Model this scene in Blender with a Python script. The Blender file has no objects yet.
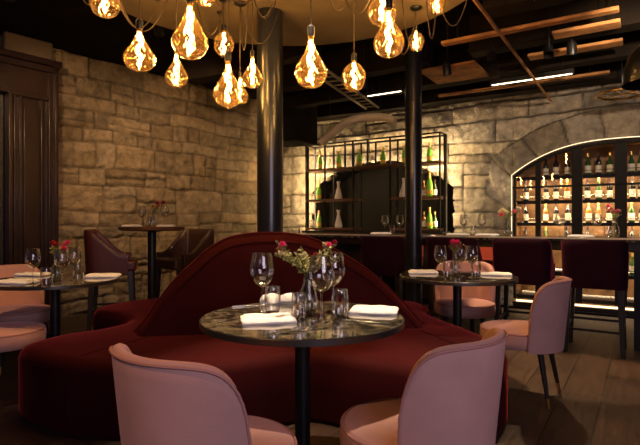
import bpy, math, random
from mathutils import Vector, Matrix, noise
R = math.radians
PI = math.pi
scn = bpy.context.scene
COL = scn.collection
CAMZ, F, HY = 1.17, 500.0, 222.5

# ------------------------------------------------------------------ frames
A = Vector((.84, -.54, 0)).normalized()
B = Vector((.54, .84, 0)).normalized()
BAR_RZ = math.atan2(A.y, A.x)
def W(a, b, z=0): return A * a + B * b + Vector((0, 0, z))
def barA(px, b):
    k = (px - 320) / F
    Y = b / (B.x * k + B.y)
    return (A.x * k + A.y) * Y
def onz(px, py, z):
    Y = (CAMZ - z) * F / (py - HY)
    return Vector(((px - 320) / F * Y, Y, z))
def atd(px, py, Y):
    return Vector(((px - 320) / F * Y, Y, CAMZ - (py - HY) / F * Y))
L0 = Vector((-3.14, 6.2, 0)); LD = Vector((.634, .773, 0)).normalized(); LN = Vector((LD.y, -LD.x, 0))
def LW(t, h, z): return L0 + LD * t + LN * h + Vector((0, 0, z))
LRZ = math.atan2(LD.y, LD.x)

# ------------------------------------------------------------------ materials
def new_mat(name):
    m = bpy.data.materials.new(name); m.use_nodes = True
    nt = m.node_tree
    return m, nt, nt.nodes['Principled BSDF']
def lk(nt, a, b): nt.links.new(a, b)
def mat(name, col, rough=.5, metal=0, var=0, scale=8, bump=0, bscale=60, sheen=0, sheen_tint=None, coat=0, spec=.5, rvar=0):
    m, nt, p = new_mat(name)
    p.inputs['Base Color'].default_value = (*col, 1)
    p.inputs['Roughness'].default_value = rough
    p.inputs['Metallic'].default_value = metal
    p.inputs['Specular IOR Level'].default_value = spec
    if coat: p.inputs['Coat Weight'].default_value = coat; p.inputs['Coat Roughness'].default_value = .1
    if sheen:
        p.inputs['Sheen Weight'].default_value = sheen
        p.inputs['Sheen Roughness'].default_value = .35
        p.inputs['Sheen Tint'].default_value = (*(sheen_tint or col), 1)
    tc = nt.nodes.new('ShaderNodeTexCoord')
    if var:
        n = nt.nodes.new('ShaderNodeTexNoise'); n.inputs['Scale'].default_value = scale; n.inputs['Detail'].default_value = 5
        lk(nt, tc.outputs['Object'], n.inputs['Vector'])
        r = nt.nodes.new('ShaderNodeValToRGB')
        r.color_ramp.elements[0].position = .3; r.color_ramp.elements[1].position = .7
        r.color_ramp.elements[0].color = (*[c * (1 - var) for c in col], 1)
        r.color_ramp.elements[1].color = (*[min(1, c * (1 + var)) for c in col], 1)
        lk(nt, n.outputs['Fac'], r.inputs['Fac']); lk(nt, r.outputs['Color'], p.inputs['Base Color'])
        if rvar:
            mr = nt.nodes.new('ShaderNodeMapRange'); mr.inputs['To Min'].default_value = max(0.02, rough - rvar); mr.inputs['To Max'].default_value = rough + rvar
            lk(nt, n.outputs['Fac'], mr.inputs['Value']); lk(nt, mr.outputs['Result'], p.inputs['Roughness'])
    if bump:
        n2 = nt.nodes.new('ShaderNodeTexNoise'); n2.inputs['Scale'].default_value = bscale; n2.inputs['Detail'].default_value = 4
        lk(nt, tc.outputs['Object'], n2.inputs['Vector'])
        bp = nt.nodes.new('ShaderNodeBump'); bp.inputs['Strength'].default_value = bump; bp.inputs['Distance'].default_value = .01
        lk(nt, n2.outputs['Fac'], bp.inputs['Height']); lk(nt, bp.outputs['Normal'], p.inputs['Normal'])
    return m
def emis(name, col, s):
    m, nt, p = new_mat(name)
    e = nt.nodes.new('ShaderNodeEmission'); e.inputs['Color'].default_value = (*col, 1); e.inputs['Strength'].default_value = s
    lk(nt, e.outputs[0], nt.nodes['Material Output'].inputs['Surface'])
    return m
def thin_glass(name, tint, refl=.5, rough=.02, bump=0, bscale=20, edge=.25):
    m, nt, p = new_mat(name)
    nt.nodes.remove(p)
    tr = nt.nodes.new('ShaderNodeBsdfTransparent'); tr.inputs['Color'].default_value = (*tint, 1)
    gl = nt.nodes.new('ShaderNodeBsdfGlossy'); gl.inputs['Roughness'].default_value = rough
    gl.inputs['Color'].default_value = (1, 1, 1, 1)
    mx = nt.nodes.new('ShaderNodeMixShader')
    lw = nt.nodes.new('ShaderNodeLayerWeight'); lw.inputs['Blend'].default_value = edge
    mr = nt.nodes.new('ShaderNodeMapRange'); mr.inputs['To Min'].default_value = .035; mr.inputs['To Max'].default_value = refl
    lk(nt, lw.outputs['Facing'], mr.inputs['Value']); lk(nt, mr.outputs['Result'], mx.inputs['Fac'])
    lk(nt, tr.outputs[0], mx.inputs[1]); lk(nt, gl.outputs[0], mx.inputs[2])
    if bump:
        tc = nt.nodes.new('ShaderNodeTexCoord'); v = nt.nodes.new('ShaderNodeTexVoronoi'); v.inputs['Scale'].default_value = bscale
        lk(nt, tc.outputs['Object'], v.inputs['Vector'])
        bp = nt.nodes.new('ShaderNodeBump'); bp.inputs['Strength'].default_value = bump; bp.inputs['Distance'].default_value = .02
        lk(nt, v.outputs['Distance'], bp.inputs['Height']); lk(nt, bp.outputs['Normal'], gl.inputs['Normal']); lk(nt, bp.outputs['Normal'], lw.inputs['Normal'])
    lk(nt, mx.outputs[0], nt.nodes['Material Output'].inputs['Surface'])
    return m

def add_translucent(m, col, f):
    nt = m.node_tree; out = nt.nodes['Material Output']; src = out.inputs['Surface'].links[0].from_socket
    t = nt.nodes.new('ShaderNodeBsdfTranslucent'); t.inputs['Color'].default_value = (*col, 1)
    mx = nt.nodes.new('ShaderNodeMixShader'); mx.inputs['Fac'].default_value = f
    lk(nt, src, mx.inputs[1]); lk(nt, t.outputs[0], mx.inputs[2]); lk(nt, mx.outputs[0], out.inputs['Surface'])
def stone_mat(name, base):
    m, nt, p = new_mat(name)
    at = nt.nodes.new('ShaderNodeVertexColor'); at.layer_name = 'stone'
    tc = nt.nodes.new('ShaderNodeTexCoord')
    n = nt.nodes.new('ShaderNodeTexNoise'); n.inputs['Scale'].default_value = 7; n.inputs['Detail'].default_value = 8; n.inputs['Roughness'].default_value = .65
    lk(nt, tc.outputs['Object'], n.inputs['Vector'])
    r = nt.nodes.new('ShaderNodeValToRGB')
    r.color_ramp.elements[0].position = .3; r.color_ramp.elements[1].position = .72
    r.color_ramp.elements[0].color = (*[c * .5 for c in base], 1)
    r.color_ramp.elements[1].color = (*[c * 1.3 for c in base], 1)
    lk(nt, n.outputs['Fac'], r.inputs['Fac'])
    mx = nt.nodes.new('ShaderNodeMixRGB'); mx.blend_type = 'MULTIPLY'; mx.inputs['Fac'].default_value = 1
    lk(nt, r.outputs['Color'], mx.inputs[1]); lk(nt, at.outputs['Color'], mx.inputs[2])
    lk(nt, mx.outputs[0], p.inputs['Base Color'])
    p.inputs['Roughness'].default_value = .9; p.inputs['Specular IOR Level'].default_value = .2
    n2 = nt.nodes.new('ShaderNodeTexNoise'); n2.inputs['Scale'].default_value = 16; n2.inputs['Detail'].default_value = 7; n2.inputs['Roughness'].default_value = .7
    lk(nt, tc.outputs['Object'], n2.inputs['Vector'])
    bp = nt.nodes.new('ShaderNodeBump'); bp.inputs['Strength'].default_value = 1; bp.inputs['Distance'].default_value = .055
    lk(nt, n2.outputs['Fac'], bp.inputs['Height']); lk(nt, bp.outputs['Normal'], p.inputs['Normal'])
    return m

def floor_mat():
    m, nt, p = new_mat('floor_planks')
    tc = nt.nodes.new('ShaderNodeTexCoord')
    mp = nt.nodes.new('ShaderNodeMapping'); mp.inputs['Rotation'].default_value[2] = R(-57)
    lk(nt, tc.outputs['Object'], mp.inputs['Vector'])
    br = nt.nodes.new('ShaderNodeTexBrick')
    br.inputs['Scale'].default_value = 1; br.inputs['Brick Width'].default_value = .95; br.inputs['Row Height'].default_value = .24
    br.inputs['Mortar Size'].default_value = .004; br.inputs['Mortar Smooth'].default_value = .2; br.offset = .37
    br.inputs['Color1'].default_value = (.085, .050, .032, 1); br.inputs['Color2'].default_value = (.030, .020, .016, 1)
    br.inputs['Mortar'].default_value = (.008, .007, .006, 1)
    lk(nt, mp.outputs[0], br.inputs['Vector'])
    mp2 = nt.nodes.new('ShaderNodeMapping'); mp2.inputs['Scale'].default_value = (1.6, 14, 1)
    lk(nt, mp.outputs[0], mp2.inputs['Vector'])
    n = nt.nodes.new('ShaderNodeTexNoise'); n.inputs['Scale'].default_value = 2.2; n.inputs['Detail'].default_value = 7; n.inputs['Roughness'].default_value = .65
    lk(nt, mp2.outputs[0], n.inputs['Vector'])
    r = nt.nodes.new('ShaderNodeValToRGB'); r.color_ramp.elements[0].position = .3; r.color_ramp.elements[1].position = .75
    r.color_ramp.elements[0].color = (.55, .55, .55, 1); r.color_ramp.elements[1].color = (1.5, 1.45, 1.4, 1)
    lk(nt, n.outputs['Fac'], r.inputs['Fac'])
    mx = nt.nodes.new('ShaderNodeMixRGB'); mx.blend_type = 'MULTIPLY'; mx.inputs['Fac'].default_value = 1
    lk(nt, br.outputs['Color'], mx.inputs[1]); lk(nt, r.outputs['Color'], mx.inputs[2]); lk(nt, mx.outputs[0], p.inputs['Base Color'])
    mr = nt.nodes.new('ShaderNodeMapRange'); mr.inputs['To Min'].default_value = .25; mr.inputs['To Max'].default_value = .55
    lk(nt, n.outputs['Fac'], mr.inputs['Value']); lk(nt, mr.outputs[0], p.inputs['Roughness'])
    bp = nt.nodes.new('ShaderNodeBump'); bp.inputs['Strength'].default_value = .4; bp.inputs['Distance'].default_value = .006
    ad = nt.nodes.new('ShaderNodeMath'); ad.operation = 'SUBTRACT'
    lk(nt, n.outputs['Fac'], ad.inputs[0]); lk(nt, br.outputs['Fac'], ad.inputs[1])
    lk(nt, ad.outputs[0], bp.inputs['Height']); lk(nt, bp.outputs[0], p.inputs['Normal'])
    return m

def marble_mat():
    m, nt, p = new_mat('dark_marble')
    tc = nt.nodes.new('ShaderNodeTexCoord')
    n = nt.nodes.new('ShaderNodeTexNoise'); n.inputs['Scale'].default_value = 11; n.inputs['Detail'].default_value = 9; n.inputs['Distortion'].default_value = 1.6; n.inputs['Roughness'].default_value = .62
    lk(nt, tc.outputs['Object'], n.inputs['Vector'])
    r = nt.nodes.new('ShaderNodeValToRGB'); cr = r.color_ramp
    cr.elements[0].position = .35; cr.elements[0].color = (.012, .013, .012, 1)
    cr.elements[1].position = .66; cr.elements[1].color = (.34, .28, .17, 1)  # veins, with contrast raised to paint in reflections of bulbs and ceiling
    e = cr.elements.new(.5); e.color = (.035, .033, .025, 1)
    e = cr.elements.new(.56); e.color = (.22, .18, .11, 1)
    e = cr.elements.new(.60); e.color = (.03, .03, .025, 1)
    lk(nt, n.outputs['Fac'], r.inputs['Fac']); lk(nt, r.outputs['Color'], p.inputs['Base Color'])
    p.inputs['Roughness'].default_value = .08; p.inputs['Coat Weight'].default_value = .6; p.inputs['Coat Roughness'].default_value = .05
    return m

M = {}
M['stone_left'] = stone_mat('sandstone_brown', (.37, .29, .19))
M['stone_back'] = stone_mat('sandstone_grey', (.40, .36, .295))
M['floor'] = floor_mat()
M['marble'] = marble_mat()
M['velvet_red'] = mat('maroon_velvet', (.042, .0045, .0052), .8, var=.18, scale=3, bump=.15, bscale=160, sheen=.8, sheen_tint=(.72, .09, .085), spec=.08)
M['velvet_red'].node_tree.nodes['Principled BSDF'].inputs['Sheen Roughness'].default_value = .25
M['velvet_plum'] = mat('plum_velvet', (.018, .003, .010), .85, var=.2, scale=4, bump=.15, bscale=160, sheen=.5, sheen_tint=(.35, .04, .12), spec=.1)
M['velvet_rust'] = mat('rust_velvet', (.5, .08, .04), .8, var=.15, scale=4, bump=.1, bscale=160, sheen=.3, sheen_tint=(.6, .2, .15))
M['velvet_pink'] = mat('dusty_pink_velvet', (.52, .285, .25), .8, var=.10, scale=5, bump=.12, bscale=200, sheen=.5, sheen_tint=(.75, .5, .6))
M['pink_piping'] = mat('pink_piping', (.42, .20, .18), .8)
M['leather_maroon'] = mat('maroon_leather', (.075, .016, .013), .42, var=.15, scale=6, bump=.2, bscale=90)
M['leather_brown'] = mat('brown_ribbed_leather', (.04, .017, .011), .4, var=.15, scale=6, bump=.2, bscale=90)
M['black_metal'] = mat('black_metal', (.012, .012, .013), .38, .3)
M['black_wood'] = mat('black_wood', (.014, .010, .009), .4, var=.2, scale=20)
M['column'] = mat('black_gloss_paint', (.012, .014, .02), .3, .2, coat=.25, var=.2, scale=3, bump=.12, bscale=6)
M['brass'] = mat('brass', (.72, .43, .13), .28, 1)
M['steel'] = mat('polished_steel', (.62, .60, .57), .2, 1)
M['edge_highlight'] = mat('pale_edge_highlight', (.55, .48, .38), .35)  # highlight along the counter edge, put into a pale colour
M['frame_black'] = mat('matt_black_frame', (.007, .006, .006), .6, spec=.15)
M['rim'] = mat('dark_rim_metal', (.10, .095, .09), .3, .8)
M['dark_panel'] = mat('dark_mahogany', (.026, .013, .011), .32, var=.35, scale=3, coat=.2, bump=.08, bscale=30)
M['dark_oak'] = mat('smoked_oak', (.028, .018, .012), .45, var=.3, scale=5)
M['shelf_wood'] = mat('walnut_shelf', (.13, .06, .028), .45, var=.3, scale=9)
M['ceiling'] = mat('ceiling_near_black', (.008, .006, .0045), .9, spec=.1, var=.5, scale=2.5, bump=.5, bscale=8)  # near-black brown with mottling
M['beam'] = mat('old_beam', (.012, .0075, .004), .8, spec=.15, var=.4, scale=4, bump=.6, bscale=14)
M['plank'] = mat('timber_boards', (.38, .17, .05), .75, var=.45, scale=5, bump=.4, bscale=20)
M['plaster'] = mat('ochre_plaster', (.14, .105, .068), .9, var=.2, scale=2, bump=.2, bscale=12)
M['tray'] = mat('galvanised_tray', (.25, .22, .17), .45, .6)
M['niche_black'] = mat('black_panel', (.006, .005, .004), .8, var=.2, scale=3, spec=.05)  # even near-black lining of the shelf niche
M['linen'] = mat('white_linen', (.9, .88, .86), .85, bump=.25, bscale=120)
M['porcelain'] = mat('porcelain', (.8, .78, .74), .2)
M['glass'] = thin_glass('clear_glass', (.993, .993, .99), 1.0, .02, edge=.38)
M['pane'] = thin_glass('cabinet_pane', (.96, .96, .95), .35, .01, edge=.2)
M['amber_glass'] = thin_glass('amber_glass', (1, .87, .60), .85, .04, bump=.55, bscale=16, edge=.42)
add_translucent(M['amber_glass'], (1, .55, .16), .02)
M['bottle_green'] = mat('green_bottle_glass', (.035, .10, .015), .12, spec=.8)
M['bottle_lime'] = mat('lime_bottle_glass', (.22, .60, .05), .12, spec=.8)
M['bottle_dark'] = mat('dark_bottle_glass', (.014, .012, .010), .12, spec=.8)
M['bottle_amber'] = mat('amber_bottle_glass', (.32, .14, .02), .12, spec=.8)
M['paper'] = mat('paper_label', (.92, .86, .72), .7)
M['paper_yellow'] = mat('yellow_label', (.75, .42, .05), .6)
M['foil_gold'] = mat('gold_foil', (.75, .50, .14), .3, .8)
M['foil_dark'] = mat('dark_foil', (.04, .012, .012), .35, .4)
M['filament'] = emis('filament', (1, .56, .18), 260)
M['led'] = emis('led_strip', (1, .70, .36), 170)
M['led_side'] = emis('led_side', (1, .68, .33), 330)
M['led_back'] = emis('led_back', (1, .72, .42), 8)
M['led_line'] = emis('led_line', (1, .72, .40), 2.6)
M['led_low'] = emis('led_strip_soft', (1, .66, .31), 35)
M['led_shelf'] = emis('led_strip_shelf', (1, .70, .38), 150)
M['led_base'] = emis('led_strip_base', (1, .68, .36), 40)
M['led_ceiling'] = emis('linear_lamp', (1, .78, .50), 7)
M['leaf'] = mat('olive_leaf', (.25, .23, .07), .6, var=.3, scale=30)
M['stem'] = mat('green_stem', (.10, .14, .04), .6)
M['petal_pink'] = mat('magenta_petals', (.75, .03, .16), .6, var=.25, scale=40)
M['petal_red'] = mat('crimson_petals', (.32, .008, .02), .6, var=.25, scale=40)
M['petal_cream'] = mat('cream_petals', (.75, .66, .38), .6)
M['fabric_cord'] = mat('brown_fabric_cord', (.05, .032, .018), .8)
M['cabinet_back'] = mat('cabinet_back_boards', (.30, .16, .065), .6, var=.5, scale=6)

# ------------------------------------------------------------------ mesh builder
class MB:
    def __init__(s): s.v = []; s.f = []; s.c = None
    def add(s, vs, fs):
        o = len(s.v); s.v += [tuple(v) for v in vs]; s.f += [tuple(i + o for i in f) for f in fs]; return s
    def box(s, x0, x1, y0, y1, z0, z1):
        vs = [(x, y, z) for z in (z0, z1) for y in (y0, y1) for x in (x0, x1)]
        return s.add(vs, [(0, 2, 3, 1), (4, 5, 7, 6), (0, 1, 5, 4), (2, 6, 7, 3), (0, 4, 6, 2), (1, 3, 7, 5)])
    def taper(s, p0, p1, w0, w1, d0=None, d1=None):
        d0 = d0 or w0; d1 = d1 or w1
        vs = []
        for p, w, d in ((p0, w0, d0), (p1, w1, d1)):
            for y in (-d / 2, d / 2):
                for x in (-w / 2, w / 2): vs.append((p[0] + x, p[1] + y, p[2]))
        return s.add(vs, [(0, 2, 3, 1), (4, 5, 7, 6), (0, 1, 5, 4), (2, 6, 7, 3), (0, 4, 6, 2), (1, 3, 7, 5)])
    def lathe(s, prof, n=24, c=(0, 0, 0), caps=True):
        vs = []; fs = []
        for r, z in prof:
            for k in range(n):
                an = 2 * PI * k / n
                vs.append((c[0] + r * math.cos(an), c[1] + r * math.sin(an), c[2] + z))
        m = len(prof)
        for j in range(m - 1):
            for k in range(n):
                k2 = (k + 1) % n
                fs.append((j * n + k, j * n + k2, (j + 1) * n + k2, (j + 1) * n + k))
        if caps:
            if prof[0][0] > 1e-5: fs.append(tuple(range(n - 1, -1, -1)))
            if prof[-1][0] > 1e-5: fs.append(tuple((m - 1) * n + k for k in range(n)))
        return s.add(vs, fs)
    def tube(s, pts, r, n=8, closed=False, r2=None):
        pts = [Vector(p) for p in pts]; m = len(pts); vs = []; fs = []
        up = Vector((0, 0, 1)); prev = None
        for i, p in enumerate(pts):
            if closed: d = pts[(i + 1) % m] - pts[i - 1]
            else: d = pts[min(i + 1, m - 1)] - pts[max(i - 1, 0)]
            d.normalize()
            if prev is None:
                x = d.orthogonal().normalized()
            else:
                x = prev - d * prev.dot(d)
                if x.length < 1e-5: x = d.orthogonal()
                x.normalize()
            prev = x; y = d.cross(x)
            rr = r if r2 is None else r + (r2 - r) * i / (m - 1)
            for k in range(n):
                an = 2 * PI * k / n
                vs.append(p + (x * math.cos(an) + y * math.sin(an)) * rr)
        L = m if closed else m - 1
        for i in range(L):
            i2 = (i + 1) % m
            for k in range(n):
                k2 = (k + 1) % n
                fs.append((i * n + k, i * n + k2, i2 * n + k2, i2 * n + k))
        if not closed:
            fs.append(tuple(range(n - 1, -1, -1))); fs.append(tuple((m - 1) * n + k for k in range(n)))
        return s.add(vs, fs)
    def grid(s, fn, nu, nv, flip=False):
        vs = [fn(i / nu, j / nv) for j in range(nv + 1) for i in range(nu + 1)]
        fs = []
        for j in range(nv):
            for i in range(nu):
                q = j * (nu + 1) + i
                f = (q, q + 1, q + nu + 2, q + nu + 1)
                fs.append(f[::-1] if flip else f)
        return s.add(vs, fs)
    def mesh(s, name, smooth=35):
        me = bpy.data.meshes.new(name); me.from_pydata(s.v, [], s.f); me.update()
        if smooth:
            for p in me.polygons: p.use_smooth = True
            try: me.set_sharp_from_angle(angle=R(smooth))
            except Exception: pass
        return me
    def build(s, name, m, parent=None, loc=None, rz=0, bevel=0, smooth=35, seg=2, fix=True):
        me = s.mesh(name, smooth)
        if fix:
            import bmesh
            bm = bmesh.new(); bm.from_mesh(me); bmesh.ops.recalc_face_normals(bm, faces=bm.faces); bm.to_mesh(me); bm.free()
        o = bpy.data.objects.new(name, me); COL.objects.link(o)
        if m: me.materials.append(m)
        if loc is not None: o.location = loc
        o.rotation_euler.z = rz
        if parent: o.parent = parent
        if bevel:
            b = o.modifiers.new('bevel', 'BEVEL'); b.width = bevel; b.segments = seg; b.limit_method = 'ANGLE'; b.angle_limit = R(40)
        return o
def thing(name, label, cat, loc=(0, 0, 0), rz=0, group=None):
    o = bpy.data.objects.new(name, None); COL.objects.link(o); o.empty_display_size = .1
    o.location = loc; o.rotation_euler.z = rz
    return tag(o, label, cat, group)
def tag(o, label, cat, group=None):
    o['label'] = label; o['category'] = cat; o['kind'] = 'thing'
    if group: o['group'] = group
    return o
def struct(o): o['kind'] = 'structure'; return o
def dup(root, loc, rz=0, label=None, group=None, scale=None):
    r = root.copy(); COL.objects.link(r); r.location = loc; r.rotation_euler.z = rz
    if label: r['label'] = label
    if group: r['group'] = group
    if scale: r.scale = (scale, scale, scale)
    for ch in list(root.children):
        c = ch.copy(); COL.objects.link(c); c.parent = r
        for g in list(ch.children):
            d = g.copy(); COL.objects.link(d); d.parent = c
    return r
class Proto:
    """first call moves the source itself, later calls copy it"""
    def __init__(s, root): s.root = root; s.used = False
    def put(s, loc, rz, label, group=None, scale=None):
        if not s.used:
            s.used = True; o = s.root; s_loc = loc
            o.location = loc; o.rotation_euler.z = rz; o['label'] = label
            if group: o['group'] = group
            if scale: o.scale = (scale, scale, scale)
            return o
        return dup(s.root, loc, rz, label, group, scale or 1.0)
def catmull(pts, n=6, closed=True):
    out = []; m = len(pts)
    rng = range(m) if closed else range(m - 1)
    for i in rng:
        if closed: p0, p1, p2, p3 = pts[i - 1], pts[i], pts[(i + 1) % m], pts[(i + 2) % m]
        else: p0, p1, p2, p3 = pts[max(i - 1, 0)], pts[i], pts[i + 1], pts[min(i + 2, m - 1)]
        for k in range(n):
            t = k / n
            out.append(tuple(.5 * (2 * b + (c - a) * t + (2 * a - 5 * b + 4 * c - d) * t * t + (3 * b - a - 3 * c + d) * t ** 3) for a, b, c, d in zip(p0, p1, p2, p3)))
    if not closed: out.append(tuple(pts[-1]))
    return out

# ------------------------------------------------------------------ stone walls (height field of cut blocks)
def stone_layout(seed, u0, u1, z0, z1, hmin=.16, hmax=.34, wmin=.28, wmax=.85):
    rnd = random.Random(seed); courses = []; z = z0
    while z < z1:
        h = rnd.uniform(hmin, hmax); blocks = []; u = u0 - rnd.uniform(0, .4)
        while u < u1:
            w = rnd.uniform(wmin, wmax)
            split = rnd.random() < .25 and h > .2
            blocks.append((u, u + w, rnd.uniform(.35, .65) if split else 0, rnd.random(), rnd.random())); u += w
        courses.append((z, z + h, blocks)); z += h
    return courses
def stone_at(courses, u, z):
    # returns (id random, distance to block edge)
    for z0, z1, bl in courses:
        if z0 <= z < z1:
            for a, b, sp, r1, r2 in bl:
                if a <= u < b:
                    dz = min(z - z0, z1 - z); rr = r1
                    if sp:
                        zs = z0 + sp * (z1 - z0)
                        dz = min(dz, abs(z - zs))
                        if z > zs: rr = r2
                    return rr, min(dz, u - a, b - u)
    return .5, .1
def stone_wall(name, m, courses, P, u0, u1, z0, z1, step, arches=(), seed=0, rough=1.0, vous=.42, jd=.75):
    nu = int((u1 - u0) / step); nz = int((z1 - z0) / step)
    us = [u0 + (u1 - u0) * i / nu for i in range(nu + 1)]
    verts = []; cols = []; faces = []; idx = {}
    def arch_z(ar, u):
        c, hw, sp, rise, pw = ar
        t = abs(u - c) / hw
        return None if t > 1 else sp + rise * (1 - t ** pw)
    def H(u, z):
        nx = noise.noise((u * 1.3 + seed, z * 1.3, 3.1)) * .045 + noise.noise((u * 5 + seed, z * 5, 1)) * .012
        ny = noise.noise((u * 1.1, z * 1.4 + seed, 7.7)) * .05 + noise.noise((u * 6, z * 6 + seed, 4)) * .012
        uu, zz = u + nx, z + ny
        r = None
        for ar in arches[1:]:
            c, hw, sp, rise, pw = ar
            # voussoirs ring around the arch
            cz = sp - hw * .95
            ang = math.atan2(uu - c, zz - cz); rad = math.hypot(uu - c, zz - cz)
            ue = cz and (rad - vous * .95) * math.sin(ang)
            t = ue / hw
            if abs(t) < 1 and abs(ang) < 1.02:
                zi = sp + rise * (1 - abs(t) ** pw)
                if cz + (rad - vous * .95) * math.cos(ang) < zi:
                    zo = zz + (zi - cz - (rad - vous * .95) * math.cos(ang))
                    an = ang / .235 + .5
                    fr = an - math.floor(an)
                    d = min(fr, 1 - fr) * .235 * rad
                    r = (random.Random(int(math.floor(an)) + 77).random(), min(d, (zo - zz) * .9))
        if r is None: r = stone_at(courses, uu, zz)
        rr, d = r
        e = min(1, max(0, d / .022)); e = e * e * (3 - 2 * e)
        body = (rr - .5) * .045 + noise.noise((u * 4, z * 4, 9 + rr * 20)) * .022 * rough + noise.noise((u * 11, z * 11, rr * 20)) * .016 * rough
        h = -.04 * (1 - e) + e * body
        tint = (.70 + .36 * ((rr * 7.13) % 1)) if jd < .6 else (.55 + .66 * ((rr * 7.13) % 1))
        warm = ((rr * 3.7) % 1) * .10
        c = [(tint + warm * .6) * (1 - jd + jd * e), tint * (1 - jd + jd * e), (tint - warm) * (1 - jd + jd * e)]
        return h, c
    def vid(key, u, z, hh=None):
        if key not in idx:
            h, c = H(u, z)
            if hh is not None: h = hh
            idx[key] = len(verts); verts.append(tuple(P(u, h, z))); cols.append((*c, 1))
        return idx[key]
    lay = []
    for i, u in enumerate(us):
        zb = z0
        for ar in arches:
            za = arch_z(ar, u)
            if za: zb = max(zb, za)
        lay.append(zb)
    for i in range(nu):
        inA = lay[i] > z0 + .01 and lay[i + 1] > z0 + .01
        both = [lay[i], lay[i + 1]]
        if (lay[i] > z0 + .01) != (lay[i + 1] > z0 + .01): both = [z0, z0]  # jamb column stays solid
        for j in range(nz):
            def vz(ii, jj):
                base = both[ii - i]
                z = base + (z1 - base) * jj / nz
                return vid((ii, jj, round(base, 4)), us[ii], z)
            faces.append((vz(i, j), vz(i + 1, j), vz(i + 1, j + 1), vz(i, j + 1)))
    me = bpy.data.meshes.new(name); me.from_pydata(verts, [], faces)
    ca = me.color_attributes.new('stone', 'FLOAT_COLOR', 'POINT')
    flat = [x for c in cols for x in c]; ca.data.foreach_set('color', flat)
    for p in me.polygons: p.use_smooth = True
    me.materials.append(m)
    o = bpy.data.objects.new(name, me); COL.objects.link(o)
    so = o.modifiers.new('thick', 'SOLIDIFY'); so.thickness = .12; so.offset = -1
    return struct(o)

CEIL = 3.3
lay1 = stone_layout(4, -4.6, 4.4, 0, 3.4, .12, .36, .2, .95)
stone_wall('wall_left', M['stone_left'], lay1, lambda u, h, z: LW(u, h, z), -4.4, 3.95, 0, CEIL, .022, seed=2, rough=1.3, jd=.5)
ARCH1 = (-3.6, 1.27, 1.68, .48, 2.4)     # niche behind the bottle shelves
ARCH2 = (-.2, 1.31, 1.82, .40, 2.6)      # wine cabinet
lay2 = stone_layout(11, -6, 4.4, 0, 3.4, .22, .40, .4, 1.1)
WB = 7.3
stone_wall('wall_back', M['stone_back'], lay2, lambda u, h, z: W(u, WB - h, z), -5.75, 4.2, 0, CEIL, .022, arches=(ARCH1, ARCH2), seed=31, rough=1.7)

# niche linings
def arch_lining(name, ar, b0, b1, m):
    c, hw, sp, rise, pw = ar; mb = MB()
    pts = [(c - hw, 0)] + [(c + hw * t, sp + rise * (1 - abs(t) ** pw)) for t in [x / 24 for x in range(-24, 25)]] + [(c + hw, 0)]
    vs = []
    for a, z in pts: vs += [W(a, b0, z), W(a, b1, z)]
    fs = [(2 * i, 2 * i + 2, 2 * i + 3, 2 * i + 1) for i in range(len(pts) - 1)]
    n = len(pts)
    fs.append(tuple(2 * i + 1 for i in range(n)))
    mb.add(vs, fs)
    return struct(mb.build(name, m, fix=False, smooth=30))
arch_lining('wall_niche', ARCH1, WB - .0, WB + .6, M['niche_black'])
arch_lining('wall_alcove', ARCH2, WB - .0, WB + .62, M['cabinet_back'])

# floor / ceiling / other walls
mb = MB(); mb.box(-7, 8, -2.5, 11, -.05, 0); struct(mb.build('floor', M['floor'], smooth=0))
mb = MB(); mb.box(-7, 8, -2.5, 11, CEIL, CEIL + .1); struct(mb.build('ceiling', M['ceiling'], smooth=0))
mb = MB(); mb.box(0, .12, -2.2, 7.4, 0, CEIL)
struct(mb.build('wall_right', M['ceiling'], loc=W(4.1, 0, 0), rz=BAR_RZ, smooth=0))

# plaster canopy of the bulb cluster
SLAB = 2.85
SC = Vector((-.28, 3.3, 0))
mb = MB(); mb.lathe([(1.46, 0), (1.5, .03), (1.5, .10), (1.46, .12)], 64)
struct(mb.build('ceiling_disc', M['plaster'], loc=(SC.x, SC.y, SLAB)))
mb = MB()
mb.lathe([(1.2, 0), (1.2, CEIL - SLAB - .12)], 48)
struct(mb.build('ceiling_drum', M['ceiling'], loc=(SC.x, SC.y, SLAB + .12)))

# beams (run along the back wall direction) and boards lit between them
tn = 1
def beam(a0, a1, b0, b1, z0, z1, m, n=10, jit=.012):
    global tn
    mb = MB(); rnd = random.Random(int(b0 * 100))
    vs = []; fs = []
    for i in range(n + 1):
        a = a0 + (a1 - a0) * i / n
        for (b, z) in ((b0, z0), (b1, z0), (b1, z1), (b0, z1)):
            vs.append(W(a, b + rnd.uniform(-jit, jit), z + (rnd.uniform(-jit, jit) if z == z0 else 0)))
    for i in range(n):
        for k in range(4):
            fs.append((i * 4 + k, i * 4 + (k + 1) % 4, i * 4 + 4 + (k + 1) % 4, i * 4 + 4 + k))
    fs += [(0, 1, 2, 3), tuple(n * 4 + k for k in (3, 2, 1, 0))]
    mb.add(vs, fs); o = struct(mb.build('trim_%d' % tn, m)); tn += 1; return o
for b in (2.2, 3.35):
    beam(-.2, 4.0, b, b + .2, 2.98, CEIL, M['beam'])
beam(-1.1, 4.0, 4.2, 4.38, 2.92, CEIL, M['beam'])
beam(-1.5, 4.0, 5.18, 5.36, 2.92, CEIL, M['beam'])
beam(-4.6, 4.0, 6.15, 6.33, 2.93, CEIL, M['beam'])
beam(-5.2, 4.0, 6.95, 7.2, 2.90, CEIL, M['beam'])
beam(-5.0, -2.0, 5.3, 5.5, 2.95, CEIL, M['beam'])
beam(-5.0, -3.0, 4.5, 4.7, 3.0, CEIL, M['beam'])
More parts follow.
